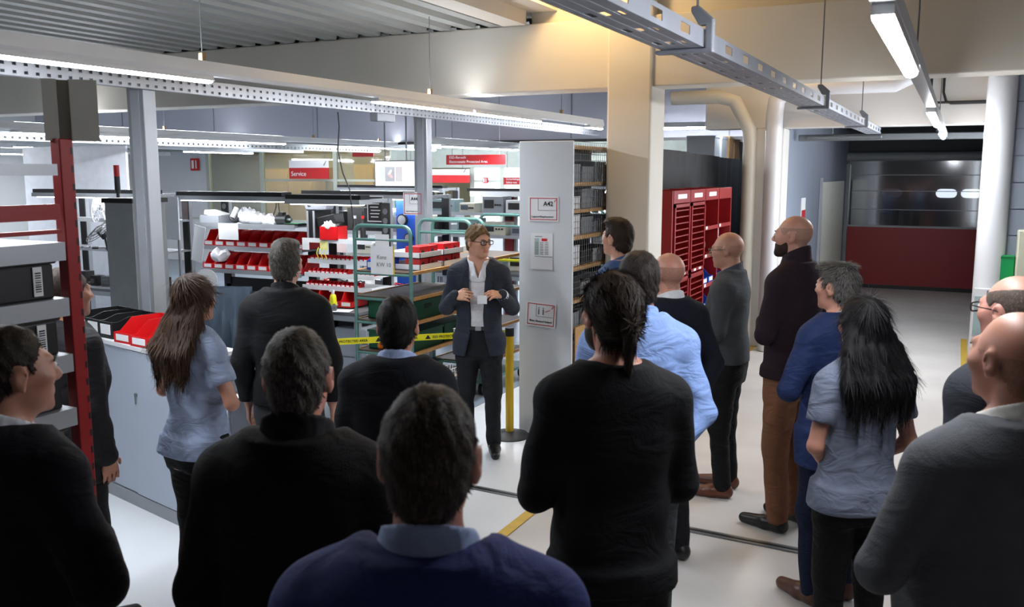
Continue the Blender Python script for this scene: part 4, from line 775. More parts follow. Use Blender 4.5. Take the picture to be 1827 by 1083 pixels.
# right hand wall fittings
eb = thing('glass_box', (.25, 8.16, .88), 0, 'pale glass fronted box on the pilaster', 'box'); MB().box(-.09, .06, 0, .08, 0, .39).build('housing', white_pl, eb); MB().box(-.085, .05, -.008, 0, .015, .33).build('glass_front', M('frosted', '9fb2b4', .2), eb); MB().box(.0, .05, -.012, 0, .34, .38).build('latch', alu_dark, eb)
gs = thing('first_aid_box', (.375, 8.265, 1.30), 0, 'green box on the block wall', 'box'); MB().box(-.06, .06, 0, .075, 0, .24).build('housing', green_sign, gs, bevel=.008); MB().box(-.05, .05, -.003, 0, .21, .23).build('lid_edge', M('green_dark', '0b6b38', .4), gs)
kc = thing('wall_cabinet', (.70, 8.17, 1.03), 0, 'cream wall cabinet at the right edge', 'cabinet'); MB().box(-.26, .26, 0, .17, 0, .72).build('housing', M('cream_steel', 'b9bba8', .4), kc, bevel=.01); MB().box(-.25, .25, -.012, 0, .01, .71).build('door', M('cream_steel', 'b9bba8', .4), kc)

# loose tools and devices on the benches
cl_ = random.Random(21)
spots = [('bench with the red bins', -7.55, 7.5, .801, 7, .17), ('bench beside the trolley', -6.2, 7.38, .801, 5, .13), ('left bench shelf', -10.3, 7.85, 1.2515, 8, .22), ('gauge bench top', -7.3, 9.4, .801, 6, .27)]
nm_ = ['first', 'second', 'third', 'fourth', 'fifth', 'sixth', 'seventh', 'eighth']
for (nm, x0, y0, z0, n_, dx) in spots:
    for k in range(n_):
        kd = cl_.randrange(3); mt = cl_.choice([black_pl, dark_rub, black_pl, alu_dark, red_bin]); a_ = R(cl_.uniform(-40, 40)); b = MB()
        if kd == 0: b.cbox((0, 0, .03), (.11, .07, .06)).cbox((0, -.036, .035), (.07, .004, .035)).tube([(.03, 0, .06), (.03, 0, .075)], .012, 8); nn = 'multimeter'
        elif kd == 1: b.tube([(-.07, 0, .016), (.0, 0, .016)], .016, 8).tube([(0, 0, .016), (.08, .01, .016)], .006, 6); nn = 'screwdriver'
        else: b.tube([(.05 * math.cos(q), .05 * math.sin(q), .02 + .01 * math.sin(3 * q)) for q in np.linspace(0, 9, 26)], .008, 6); nn = 'cable_coil'
        tag(b.build(nn, mt, loc=(x0 + k * dx, y0 + cl_.uniform(-.04, .04), z0), rotz=a_), 'small %s, %s item from the left on the %s' % (nn.replace('_', ' '), nm_[k], nm), 'tool', 'loose items on the benches')

o = thing('signal_tower', (-8.12, 6.9, 0), 0, 'slim black signal tower with red top left of the post', 'signal lamp')
MB().tube([(0, 0, 0), (0, 0, 1.98)], .018, 8).build('pole', black_pl, o); MB().tube([(0, 0, 1.98), (0, 0, 2.16)], .03, 12).build('black_segment', black_pl, o); MB().tube([(0, 0, 2.16), (0, 0, 2.28)], .03, 12).build('red_segment', red_bin, o)
tag(MB().tube([(-5.07, 6.75, 2.74), (-5.06, 6.75, 2.62), (-5.09, 6.76, 2.4), (-5.05, 6.77, 2.2), (-5.0, 6.8, 2.05), (-4.98, 6.82, 1.75)], .006, 6).build('hanging_cord', inkm, ch, loc=(5.02, 0, -2.765)))

# ------------------------------------------------------------------ people: distance fields meshed with surface nets
def smin(a, b, k):
    h = np.clip(.5 + .5 * (b - a) / k, 0, 1); return b * (1 - h) + a * h - k * h * (1 - h)
def frange(segs):
    """[(z0, z1, step), ...] -> one rising coordinate array"""
    out = []
    for (a, b, st) in segs:
        if b - a < 1e-6: continue
        n = max(1, int(round((b - a) / st))); out += list(np.linspace(a, b, n, endpoint=False))
    out.append(segs[-1][1]); return np.array(out)
class Field:
    def __init__(s, xs, ys, zs):
        s.xs, s.ys, s.zs = (np.asarray(q, dtype=np.float32) for q in (xs, ys, zs)); s.F = np.full((len(xs), len(ys), len(zs)), .5, np.float32)
    def sl(s, lo, hi, mg):
        r = []
        for c, a, b in zip((s.xs, s.ys, s.zs), lo, hi):
            i0 = np.searchsorted(c, a - mg); i1 = np.searchsorted(c, b + mg); r.append(slice(max(0, i0), max(0, i1)))
        return tuple(r)
    def put(s, fn, lo, hi, k, op='u'):
        S = s.sl(lo, hi, k + .035)
        X = s.xs[S[0]][:, None, None]; Y = s.ys[S[1]][None, :, None]; Z = s.zs[S[2]][None, None, :]
        if 0 in (X.size, Y.size, Z.size): return
        d = fn(X, Y, Z)
        if op == 'u': s.F[S] = smin(s.F[S], d, k)
        else: s.F[S] = -smin(-s.F[S], d, k)
    def cap(s, a, b, ra, rb=None, k=.02, op='u', off=0, flat=False):
        rb = ra if rb is None else rb; a = np.array(a, float); b = np.array(b, float); ba = b - a; L = max(1e-9, ba @ ba); m = max(ra, rb) + off
        def fn(X, Y, Z):
            t = np.clip(((X - a[0]) * ba[0] + (Y - a[1]) * ba[1] + (Z - a[2]) * ba[2]) / L, 0, 1)
            d = np.sqrt((X - a[0] - t * ba[0]) ** 2 + (Y - a[1] - t * ba[1]) ** 2 + (Z - a[2] - t * ba[2]) ** 2) - (ra + (rb - ra) * t) - off
            return np.maximum(d, ((X - b[0]) * ba[0] + (Y - b[1]) * ba[1] + (Z - b[2]) * ba[2]) / math.sqrt(L)) if flat else d
        s.put(fn, np.minimum(a, b) - m, np.maximum(a, b) + m, k, op)
    def ell(s, c, r, Rm=None, k=.02, op='u', off=0):
        c = np.array(c, float); r = np.array(r, float) + off; m = r.max(); Rm = np.eye(3) if Rm is None else Rm
        def fn(X, Y, Z):
            x, y, z = X - c[0], Y - c[1], Z - c[2]
            l = [Rm[0, i] * x + Rm[1, i] * y + Rm[2, i] * z for i in range(3)]
            k0 = np.sqrt((l[0] / r[0]) ** 2 + (l[1] / r[1]) ** 2 + (l[2] / r[2]) ** 2); k1 = np.sqrt((l[0] / r[0] ** 2) ** 2 + (l[1] / r[1] ** 2) ** 2 + (l[2] / r[2] ** 2) ** 2) + 1e-6
            return k0 * (k0 - 1) / k1
        s.put(fn, c - m, c + m, k, op)
    def stack(s, T, off=0, k=.03, n=2.3, xw=1.0, lo=None, hi=None):
        T = np.array(T); z = T[:, 0]
        zz = np.linspace(z[0], z[-1], 120); sm = lambda q: np.convolve(np.pad(np.interp(zz, z, q), 5, 'edge'), np.ones(11) / 11, 'valid')
        A, B, C = sm(T[:, 1] * xw), sm(T[:, 2]), sm(T[:, 3]); am = A.max() + off; bmx = B.max() + off
        zl = z[0] if lo is None else lo; zh = z[-1] if hi is None else hi
        def fn(X, Y, Z):
            a = np.interp(Z, zz, A) + off; b = np.interp(Z, zz, B) + off; c = np.interp(Z, zz, C)
            d = ((np.abs(X / a) ** n + np.abs((Y - c) / b) ** n) ** (1 / n) - 1) * np.minimum(a, b)
            return np.maximum(np.maximum(d, Z - zh), zl - Z)
        s.put(fn, np.array([-am, -bmx - .05, zl]), np.array([am, bmx + .05, zh]), k)
    def cut(s, fn):   # keep where fn < 0
        X = s.xs[:, None, None]; Y = s.ys[None, :, None]; Z = s.zs[None, None, :]; s.F = np.maximum(s.F, fn(X, Y, Z)).astype(np.float32)
    def wrinkle(s, amp, seed, freq=1.0):
        rg = np.random.default_rng(seed); X = s.xs[:, None, None]; Y = s.ys[None, :, None]; Z = s.zs[None, None, :]; W = 0
        for i in range(4):
            kx, ky, kz = rg.normal(0, 9, 3) * freq; kz += rg.choice([-1, 1]) * 22 * freq; ph = rg.uniform(0, 6)
            W = W + np.sin(kx * X + ky * Y + kz * Z + ph + 1.2 * np.sin(8 * X + 5 * Z + ph)) / 4
        near = np.clip(1 - np.abs(s.F) / .06, 0, 1); s.F = (s.F + amp * W * near).astype(np.float32)
    def mesh(s):
        F = s.F.copy(); F[0] = F[-1] = .5; F[:, 0] = F[:, -1] = .5; F[:, :, 0] = F[:, :, -1] = .5
        I = F < 0; nx, ny, nz = F.shape
        cnt = np.zeros((nx - 1, ny - 1, nz - 1), np.int8)
        for a in (0, 1):
            for b in (0, 1):
                for c in (0, 1): cnt += I[a:nx - 1 + a, b:ny - 1 + b, c:nz - 1 + c]
        mk = (cnt > 0) & (cnt < 8); ci, cj, ck = np.nonzero(mk); N = len(ci); idx = np.full(mk.shape, -1, np.int32); idx[ci, cj, ck] = np.arange(N)
        P = np.zeros((N, 3)); C = np.zeros(N); co = (s.xs, s.ys, s.zs)
        for ax in range(3):
            o1, o2 = [q for q in range(3) if q != ax]
            for u in (0, 1):
                for v in (0, 1):
                    oa = [0, 0, 0]; oa[o1] = u; oa[o2] = v; ob = list(oa); ob[ax] = 1
                    fa = F[ci + oa[0], cj + oa[1], ck + oa[2]]; fb = F[ci + ob[0], cj + ob[1], ck + ob[2]]; cr = (fa < 0) != (fb < 0)
                    t = np.where(cr, fa / np.where(cr, fa - fb, 1), 0); base = [ci + oa[0], cj + oa[1], ck + oa[2]]
                    for q in range(3):
                        p0 = co[q][base[q]]
                        if q == ax: p0 = p0 + t * (co[q][base[q] + 1] - co[q][base[q]])
                        P[:, q] += np.where(cr, p0, 0)
                    C += cr
        P /= np.maximum(C, 1)[:, None]; Q = []
        for ax in range(3):
            sl0 = [slice(None)] * 3; sl1 = [slice(None)] * 3; sl0[ax] = slice(0, -1); sl1[ax] = slice(1, None)
            ch = I[tuple(sl0)] != I[tuple(sl1)]; e = np.nonzero(ch); o1, o2 = [(1, 2), (2, 0), (0, 1)][ax]
            ok = (e[o1] > 0) & (e[o2] > 0) & (e[o1] < F.shape[o1] - 1) & (e[o2] < F.shape[o2] - 1); e = [q[ok] for q in e]
            def cell(d1, d2):
                g = [e[0].copy(), e[1].copy(), e[2].copy()]; g[o1] = g[o1] + d1; g[o2] = g[o2] + d2; return idx[g[0], g[1], g[2]]
            q4 = np.stack([cell(-1, -1), cell(0, -1), cell(0, 0), cell(-1, 0)], 1); fl_ = ~I[e[0], e[1], e[2]]; q4[fl_] = q4[fl_][:, ::-1]; Q.append(q4)
        return P.astype(np.float32), np.concatenate(Q).astype(np.int32)
def np_mesh(name, P, Q):
    me = bpy.data.meshes.new(name); me.vertices.add(len(P)); me.vertices.foreach_set('co', P.ravel().astype(np.float32))
    me.loops.add(Q.size); me.loops.foreach_set('vertex_index', Q.ravel()); me.polygons.add(len(Q))
    me.polygons.foreach_set('loop_start', np.arange(0, Q.size, Q.shape[1], dtype=np.int32)); me.update(calc_edges=True); me.validate()
    me.shade_smooth(); return me
def np_obj(name, P, Q, mats, parent=None, mi=None):
    me = np_mesh(name, P, Q)
    for m in (mats if isinstance(mats, list) else [mats]): me.materials.append(m)
    if mi is not None and len(mi) == len(me.polygons): me.polygons.foreach_set('material_index', mi.astype(np.int32))
    o = bpy.data.objects.new(name, me); col.objects.link(o); o.parent = parent; return o
def rotm(yaw, pit=0, roll=0):
    return np.array((Matrix.Rotation(yaw, 3, 'Z') @ Matrix.Rotation(pit, 3, 'X') @ Matrix.Rotation(roll, 3, 'Y')))
def unit(v): v = np.array(v, float); return v / np.linalg.norm(v)

TM = [(.78, .148, .100, .010), (.86, .166, .115, .014), (.95, .163, .113, .010), (1.06, .148, .100, .0), (1.16, .150, .103, -.005), (1.28, .164, .112, -.006), (1.38, .170, .108, .002), (1.45, .155, .092, .014), (1.50, .108, .074, .020), (1.545, .072, .060, .022)]
TF = [(.78, .150, .105, .012), (.86, .168, .120, .018), (.95, .160, .112, .012), (1.06, .128, .092, .0), (1.16, .128, .094, -.006), (1.28, .146, .112, -.016), (1.36, .150, .104, -.008), (1.44, .138, .085, .012), (1.50, .095, .066, .020), (1.545, .060, .052, .022)]
def pose_arm(kind, side):
    s = side   # +1 = person's left (+x)
    return {'down': ((s * .17, .06, -1), (s * .04, -.16, -1), (0, -.2, -1)),
            'loose': ((s * .26, .08, -1), (-s * .05, -.25, -1), (0, -.2, -1)),
            'crossed': ((s * .20, -.12, -.95), (-s * .80, -.56, .14 if s > 0 else .06), (-s, -.2, .1)),
            'wide_crossed': ((s * .42, -.05, -.9), (-s * .80, -.58, .06 if s > 0 else .14), (-s, -.2, .05)),
            'back': ((s * .24, .30, -.92), (-s * .62, .36, -.55), (-s * .8, .1, -.4)),
            'clasp': ((s * .24, .10, -.97), (-s * .50, -.62, -.52), (-s * .6, -.3, -.6)),
            'gest_r': ((s * .30, .08, -.95), (-s * .34, -.80, .48), (-s * .80, -.50, .12)),
            'gest_l': ((s * .32, .08, -.95), (-s * .30, -.80, .50), (-s * .70, -.60, .16)),
            'hip': ((s * .5, .18, -.85), (-s * .55, -.40, -.6), (-s * .6, -.3, -.5))}[kind]
def hand_caps(w, d, n, u, curl=.5, sp=.021):
    """finger and palm capsules from wrist w along d; n = palm normal, u = thumb side"""
    out = []
    for i in range(4):
        lat = (i - 1.5) * sp; kn = w + d * (.085 - .004 * abs(i - 1.2)) + u * lat; out.append((w + d * .012 + u * lat * .6, kn, .0135, .0115, .012))
        ln = [.072, .080, .075, .058][3 - i]; dd = d * 1.0 + u * lat * 2.2; a = kn; ang = curl * .35
        dd = unit(dd)
        for sgm in range(3):
            dr = unit(dd * math.cos(ang) + n * math.sin(ang)); b = a + dr * ln * (.45, .32, .23)[sgm]; out.append((a, b, .0092 - .0008 * sgm, .0084 - .0008 * sgm, .004)); a = b; ang += curl * .75
    b0 = w + d * .025 + u * .026; b1 = b0 + unit(d * .55 + u * .75 + n * .35) * .045; b2 = b1 + unit(d * .85 + u * .25 + n * .4) * .032
    out += [(b0, b1, .0135, .0115, .008), (b1, b2, .0105, .0085, .004)]
    return out

SKINS = {}
def skin(c):
    if c not in SKINS:
        m = M('skin_' + c, c, .48, 0, .07, 22, .08, 220); b = m.node_tree.nodes['Principled BSDF']; b.inputs['Subsurface Weight'].default_value = .08; b.inputs['Subsurface Radius'].default_value = (.02, .008, .005); SKINS[c] = m
    return SKINS[c]
def cloth(name, c, rough=.85, bump=.25, bs=240, var=.10):
    new = 'cloth_' + name not in MATS; m = M('cloth_' + name, c, rough, 0, var, 14, bump, bs, .25)
    if new:   # soft folds on top of the weave
        nt = m.node_tree; tc = nt.nodes.new('ShaderNodeTexCoord'); mp = nt.nodes.new('ShaderNodeMapping'); mp.inputs['Scale'].default_value = (1, 1, 1.9); mp.inputs['Rotation'].default_value = (.5, .3, 0)
        n = nt.nodes.new('ShaderNodeTexNoise'); n.inputs['Scale'].default_value = 7; n.inputs['Detail'].default_value = 2; n.inputs['Distortion'].default_value = 1.4
        b = nt.nodes.new('ShaderNodeBump'); b.inputs['Strength'].default_value = .22 if 'sweater' in name else (.38 if 'jacket' in name else .5); b.inputs['Distance'].default_value = .035
        old = [k for k in nt.nodes if k.type == 'BUMP' and k != b][0]
        nt.links.new(tc.outputs['Object'], mp.inputs[0]); nt.links.new(mp.outputs[0], n.inputs['Vector']); nt.links.new(n.outputs['Fac'], b.inputs['Height']); nt.links.new(b.outputs[0], old.inputs['Normal'])
    return m
def hairm(c): return M('hair_' + c, c, .55, 0, .28, 90, .5, 300, .18)

def person(name, label, pos, h, face, top, pants, shoes=('141414',), fem=False, w=1.0, belly=0., head=(0, 0), arms=('down', 'down'), hair=None, tone='b98a72', beard=None, glasses=None, collar=None, fine=False, step=.0075, lean=0., legs=.10, extra=None, lowvis=False, handzone=None, curl=.5):
    s = h / 1.8; T = np.array(TF if fem else TM); T = T.copy(); T[:, 0] *= s; T[:, 1] *= s * w; T[:, 2] *= s * (1 + .5 * (w - 1)); T[:, 3] *= s
    if belly: bl = np.exp(-((T[:, 0] / s - 1.08) / .14) ** 2) * belly; T[:, 2] += bl; T[:, 1] += bl * .6; T[:, 3] -= bl * .5
    yaw = math.atan2(face[0], -face[1])
    sx = (.148 if fem else .168) * s * w; am = .88 if fem else 1.0
    sh = {q: np.array([q * sx, .012 * s, (1.415 if fem else 1.428) * s]) for q in (1, -1)}
    el, wr, hd, hn, hu = {}, {}, {}, {}, {}
    for q, kd in ((1, arms[0]), (-1, arms[1])):
        if isinstance(kd, str): e, f_, hdir = pose_arm(kd, q)
        else: e, f_, hdir = kd
        el[q] = sh[q] + unit(e) * .285 * s; wr[q] = el[q] + unit(f_) * .245 * s; hd[q] = unit(hdir)
        nrm = np.array([-q * 1.0, 0, 0.]) if abs(hd[q][2]) > .75 else np.array([0, .6, -.8])
        if isinstance(kd, str) and kd.startswith('gest'): nrm = np.array([-q * .25, .5, -.85]) if kd == 'gest_l' else np.array([-q * .3, .75, -.55])
        if kd == 'back': nrm = np.array([0, -1., .2])
        nrm = unit(nrm - hd[q] * (nrm @ hd[q])); u = np.cross(hd[q], nrm); up = np.array([0, -.3, 1.]) if not abs(hd[q][2]) > .75 else np.array([0, -1., 0])
        hn[q] = nrm; hu[q] = u if u @ up > 0 else -u
    HR = rotm(head[0], head[1]); hs = s * (.97 if fem else 1.0) if s > 1 else s ** .5; hs = min(hs, 1.04)
    hc = np.array([0, -.022 * s, h - .122 * hs]); H = lambda p: hc + HR @ (np.array(p) * hs)
    nb = np.array([0, .024 * s, 1.475 * s]); hipz = .91 * s
    knee = {q: np.array([q * legs * 1.0 * s, -.015, .49 * s]) for q in (1, -1)}; ank = {q: np.array([q * legs * 1.05 * s, .025, .085 * s]) for q in (1, -1)}; hip = {q: np.array([q * .085 * s * w, .01, hipz]) for q in (1, -1)}
    # ---------------- body
    allp = np.array([*[wr[q] + hd[q] * .2 for q in (1, -1)], *el.values(), *sh.values()])
    xm = max(.24, np.abs(allp[:, 0]).max() + .07); y0 = min(-.24, allp[:, 1].min() - .06); y1 = max(.20, allp[:, 1].max() + .07)
    st = .0055 if fine else step
    hz = sorted([min(wr[1][2], wr[-1][2]) - .22, max(wr[1][2], wr[-1][2]) + .1]); hz = [max(.05, hz[0]), min(hz[1], 1.40 * s)] if handzone is None else handzone
    zhd = h - .30 * hs; cz = .02
    segs = [(-.02, hz[0], cz), (hz[0], hz[1], st if not lowvis else .014), (hz[1], zhd, cz), (zhd, h + .03, st)]
    B = Field(np.arange(-xm, xm + st, st), np.arange(y0, y1 + st, st), frange(segs))
    B.stack(T, 0, .04, xw=1)
    for q in (1, -1):
        B.cap(sh[q] * np.array([.55, 1, 1.015]), sh[q], .058 * s, .055 * s, .05); B.cap(sh[q], el[q], .050 * s * am, .039 * s * am, .04); B.cap(el[q], wr[q], .040 * s * am, .027 * s * am, .02)
        B.cap(hip[q], knee[q], .084 * s * w, .055 * s, .05); B.cap(knee[q], ank[q], .054 * s, .036 * s, .03); B.cap(ank[q] + np.array([0, .02, -.04]), ank[q] + np.array([q * .015, -.15 * s, -.05]), .036 * s, .026 * s, .03)
        for (a, b, ra, rb, k) in hand_caps(wr[q], hd[q], hn[q], hu[q], curl): B.cap(a, b, ra * s * (.9 if fem else 1), rb * s * (.9 if fem else 1), k)
        B.cap(nb + np.array([q * .03, .012, .02]), sh[q] * np.array([.75, 1, 1.02]), .042 * s, .036 * s, .05)
    nr = .049 if fem else .059
    B.cap(nb - np.array([0, 0, .04]), H((0, .026, -.07)), nr * s * (1 + .4 * (w - 1)), (nr - .004) * s * (1 + .3 * (w - 1)), .035)
    # head
    fw = .94 if fem else 1.0
    B.ell(H((0, .018, .026)), np.array((.076, .097, .090)) * hs, HR, .02); B.ell(H((0, -.035, -.028)), np.array((.060 * fw, .060, .085)) * hs, HR, .03)
    B.ell(H((0, -.036, -.072)), np.array((.050 * fw, .050, .038)) * hs, HR, .03); B.cap(H((-.012, -.078, -.098)), H((.012, -.078, -.098)), .016 * hs, k=.02)
    B.cap(H((-.036, -.080, .026)), H((.036, -.080, .026)), .011 * hs, k=.02)
    for q in (1, -1):
        B.ell(H((q * .033, -.103, .008)), np.array((.018, .015, .011)) * hs, HR, .012, 'd'); B.ell(H((q * .030, -.083, .006)), np.array((.015, .012, .010)) * hs, HR, .006)
        B.ell(H((q * .045, -.062, -.018)), np.array((.020, .022, .018)) * hs, HR, .03); B.ell(H((q * .011, -.101, -.031)), np.array((.009, .010, .008)) * hs, HR, .006)
        ER = HR @ rotm(q * .35, .2); B.ell(H((q * .079, .014, -.004)), np.array((.010, .021, .034)) * hs, ER, .006); B.ell(H((q * .089, .008, .000)), np.array((.008, .010, .016)) * hs, ER, .006, 'd'); B.ell(H((q * .075, .006, -.034)), np.array((.007, .010, .010)) * hs, ER, .006)
    B.cap(H((0, -.090, .018)), H((0, -.114, -.024)), .0085 * hs, .0125 * hs, .010); B.cap(H((-.016, -.091, -.055)), H((.016, -.091, -.055)), .0065 * hs, k=.006); B.cap(H((-.014, -.090, -.066)), H((.014, -.090, -.066)), .0075 * hs, k=.006)
    P, Q = B.mesh(); cen = P[Q].mean(1); loc = ((cen - hc) @ HR) / hs
    mi = np.zeros(len(Q), np.int32); mats = [skin(tone), M('lips_' + tone, tuple(a * b for a, b in zip(hexc(tone), (.9, .55, .55))), .4, 0, .05, 20)]
    mi[(np.abs(loc[:, 0]) < .021) & (loc[:, 1] < -.08) & (loc[:, 2] < -.049) & (loc[:, 2] > -.074)] = 1
    hl = HAIRLINES.get((hair or {}).get('line', 'std'))
    if hair and hair.get('stubble'):
        mats.append(M('stubble_' + hair['stubble'], hair['stubble'], .6, 0, .2, 160, .3, 500)); lim = np.interp(loc[:, 1], *HAIRLINES['std']); hi_ = hair.get('upto', .2)
        mi[(loc[:, 2] > lim) & (loc[:, 1] > -.06) & (loc[:, 2] < hi_ + .0 * loc[:, 1]) & (np.abs(loc[:, 0]) < .0795)] = 2
        ear = (np.abs(loc[:, 0]) > .074) & (np.abs(loc[:, 1] - .012) < .03) & (loc[:, 2] < .03) & (loc[:, 2] > -.045); mi[ear] = 0
    body = np_obj(name, P, Q, mats, None, mi); tag(body, label, 'person', 'visitors listening to the talk' if name == 'person' and 'gestur' not in label else None)
    # ---------------- trousers
    gs_ = .012
    zt = 1.03 * s; Fd = Field(np.arange(-.27 * w, .27 * w + gs_, gs_), np.arange(-.22, .2 + gs_, gs_), np.arange(.03, zt + .03, gs_ * 1.3))
    Fd.stack(T, .006, .03, hi=zt + .02)
    pw_ = pants[1] if len(pants) > 1 else 1.0
    for q in (1, -1): Fd.cap(hip[q], knee[q], .094 * s * w, .070 * s * pw_, .045, off=.004); Fd.cap(knee[q], ank[q] - np.array([0, 0, .02]), .068 * s * pw_, .058 * s * pw_, .03)
    Fd.wrinkle(.007, len(label) + 3, 1.2); Fd.cut(lambda X, Y, Z: np.maximum(Z - zt, .055 * s - Z) + 0 * X + 0 * Y)
    P, Q = Fd.mesh(); np_obj('trousers', P, Q, cloth('trousers_' + pants[0], pants[0], .85), body)
    # ---------------- shoes
    for q in (1, -1):
        a = ank[q]; Fs = Field(np.arange(a[0] - .08, a[0] + .1, .008), np.arange(-.26, .13, .008), np.arange(-.012, .16, .008))
        Fs.cap((a[0], .055, .045), (a[0] + q * .012, -.05, .045), .043, .045, .02); Fs.cap((a[0] + q * .012, -.05, .042), (a[0] + q * .022, -.185 * s, .032), .046, .034, .02); Fs.cap((a[0], .03, .06), (a[0], .025, .12), .046, .044, .03)
        Fs.cut(lambda X, Y, Z: -Z + .002 + 0 * X + 0 * Y); P, Q = Fs.mesh(); so = np_obj('shoe', P, Q, M('leather_' + shoes[0], shoes[0], .38, 0, .1, 12), body)
    # ---------------- upper garment
    off = top.get('off', .02); gs_ = top.get('step', .0115); hem = top.get('hem', .90) * s
    xg = xm + .03 + off; Fd = Field(np.arange(-xg, xg + gs_, gs_), np.arange(y0 - .05, y1 + .05, gs_), np.arange(hem - .03, (1.60 if not top.get('turtle') else 1.66) * s, gs_))
    Fd.stack(T, off, .03, n=2.4); sl_ = top.get('sleeve', 'long'); ao = off * .5 + .003
    if hem < .92 * s: Fd.stack([(hem - .03, T[1, 1] * 1.02, T[1, 2] * 1.04, .012), (.95 * s, T[2, 1], T[2, 2], .008)], off + .008, .04)
    for q in (1, -1):
        Fd.cap(sh[q] * np.array([.55, 1, 1.015]), sh[q], .060 * s, .055 * s, .05, off=off * .7); Fd.cap(nb + np.array([q * .03, .012, .01]), sh[q] * np.array([.8, 1, 1.02]), .042 * s, .036 * s, .05, off=off * .8)
        if sl_ == 'long': Fd.cap(sh[q], el[q], .052 * s * am, .043 * s * am, .03, off=ao); Fd.cap(el[q], el[q] + (wr[q] - el[q]) * .97, .043 * s * am, .033 * s * am, .015, off=ao)
        else: e2 = sh[q] + (el[q] - sh[q]) * .62; Fd.cap(sh[q], e2, .054 * s * am, .055 * s * am, .02, off=ao + .006, flat=True)
    Fd.wrinkle(top.get('wr', .0075), len(label), 1.0 if sl_ == 'long' else 1.2)
    neckz = top.get('neck', 1.535) * s; slope = .55
    Fd.cut(lambda X, Y, Z: np.maximum(hem - Z + 0 * Y + 0 * X, Z - neckz - slope * Y - 1.1 * np.maximum(0, np.abs(X) - .07 * s * w)))
    if top.get('open'):
        ow = top['open']
        Fd.cut(lambda X, Y, Z: np.where(Y < -.02, np.minimum(np.interp(Z, [hem, .98 * s, 1.1 * s, 1.3 * s, 1.46 * s, 1.6 * s], [ow * 1.7, ow * .95, ow * .8, ow * 1.0, ow * 1.15, ow * 1.2]) - np.abs(X + .008), .03), -1.))
    P, Q = Fd.mesh(); gname = top.get('name', 'sweater'); gm = cloth(gname + '_' + top['c'], top['c'], top.get('rough', .85), top.get('bump', .3)); g = np_obj(gname, P, Q, gm, body)
    if top.get('shirt'):
        Fd = Field(np.arange(-.22, .23, .011), np.arange(-.2, .2, .011), np.arange(.95 * s, 1.6 * s, .011)); Fd.stack(T, .011, .03); Fd.wrinkle(.005, 8, 1.3); Fd.cut(lambda X, Y, Z: np.maximum(np.maximum(1.0 * s - Z, Z - 1.53 * s - .5 * Y), np.where(Y < 0, np.minimum(.30 * (Z - 1.40 * s) - np.abs(X), .03), -1.))); P, Q = Fd.mesh(); np_obj('shirt', P, Q, cloth('shirt_' + top['shirt'], top['shirt'], .7, .15), body)
        MB().box(-.09 * s, .09 * s, -.123 * s, .05 * s, 1.0 * s, 1.035 * s).build('belt', black_pl, body, bevel=.03); MB().box(-.022, .022, -.13 * s, -.12 * s, 1.003 * s, 1.033 * s).build('buckle', alu, body)
        for k in range(5): MB().lathe([(.005, 0), (.005, .003)], (0, 0, 0), 8).build('button', white_pl, body, loc=(0, -.128 * s, (1.08 + k * .075) * s), rot=(R(90), 0, 0))
        for q in (1, -1):
            lp = MB().prism([(q * .058 * s, 1.13 * s), (q * .066 * s, 1.30 * s), (q * .072 * s, 1.47 * s), (q * .105 * s, 1.44 * s), (q * .125 * s, 1.37 * s), (q * .098 * s, 1.355 * s), (q * .112 * s, 1.335 * s)], -.158 * s, -.146 * s, 'y').build('lapel', gm, g, bevel=.003)
            lp.rotation_euler = (R(-9), 0, 0); lp.location = (0, -.192 * s, .02 * s - .005)
    for q in (1, -1):
        if top.get('cuff') and sl_ == 'long':
            a = el[q] + (wr[q] - el[q]) * .92; b = el[q] + (wr[q] - el[q]) * 1.03; MB().tube([a, b], [.036 * s + .012, .034 * s + .012], 14).build('cuff', cloth('cuff_' + top['cuff'], top['cuff'], .7), g, smooth=True)
    if collar:
        cz0, cz1, coff = collar.get('z0', 1.475) * s, collar.get('z1', 1.555) * s, collar.get('off', .014)
        ctop = H((0, .026, -.07)); Fd = Field(np.arange(-.12, .125, .007), np.arange(-.13, .15, .007), np.arange(cz0 - .08, cz1 + .10, .007)); Fd.cap(nb - np.array([0, 0, .06]), ctop, nr * s * (1 + .4 * (w - 1)) + .004, nr * s * (1 + .3 * (w - 1)), .02, off=coff); Fd.cap((0, -.008 * s, 1.40 * s), (0, .006 * s, 1.495 * s), .118 * s * (1 + .4 * (w - 1)), .083 * s * (1 + .4 * (w - 1)), .03, off=coff * .4)
        Fd.cut(lambda X, Y, Z: np.maximum((cz0 - Z) + .55 * Y, Z - cz1 - .50 * Y) + (np.where(Y < -.02, .022 - np.abs(X) * 1.0 - 0 * Z, -1) if False else 0) + 0 * X)
        if collar.get('v'): Fd.cut(lambda X, Y, Z: np.where(Y < .0, np.minimum(.30 * (Z - collar['v'] * s) - np.abs(X), .03), -1.))
        if collar.get('wr'): Fd.wrinkle(.004, 3, 2.5)
        P, Q = Fd.mesh(); np_obj('collar', P, Q, collar['m'] if 'm' in collar else cloth('collar_' + collar['c'], collar['c'], .75, .15), body)
    # ---------------- hair
    if hair and hair.get('c'): make_hair(body, hair, H, HR, hs, hc, s, len(label))
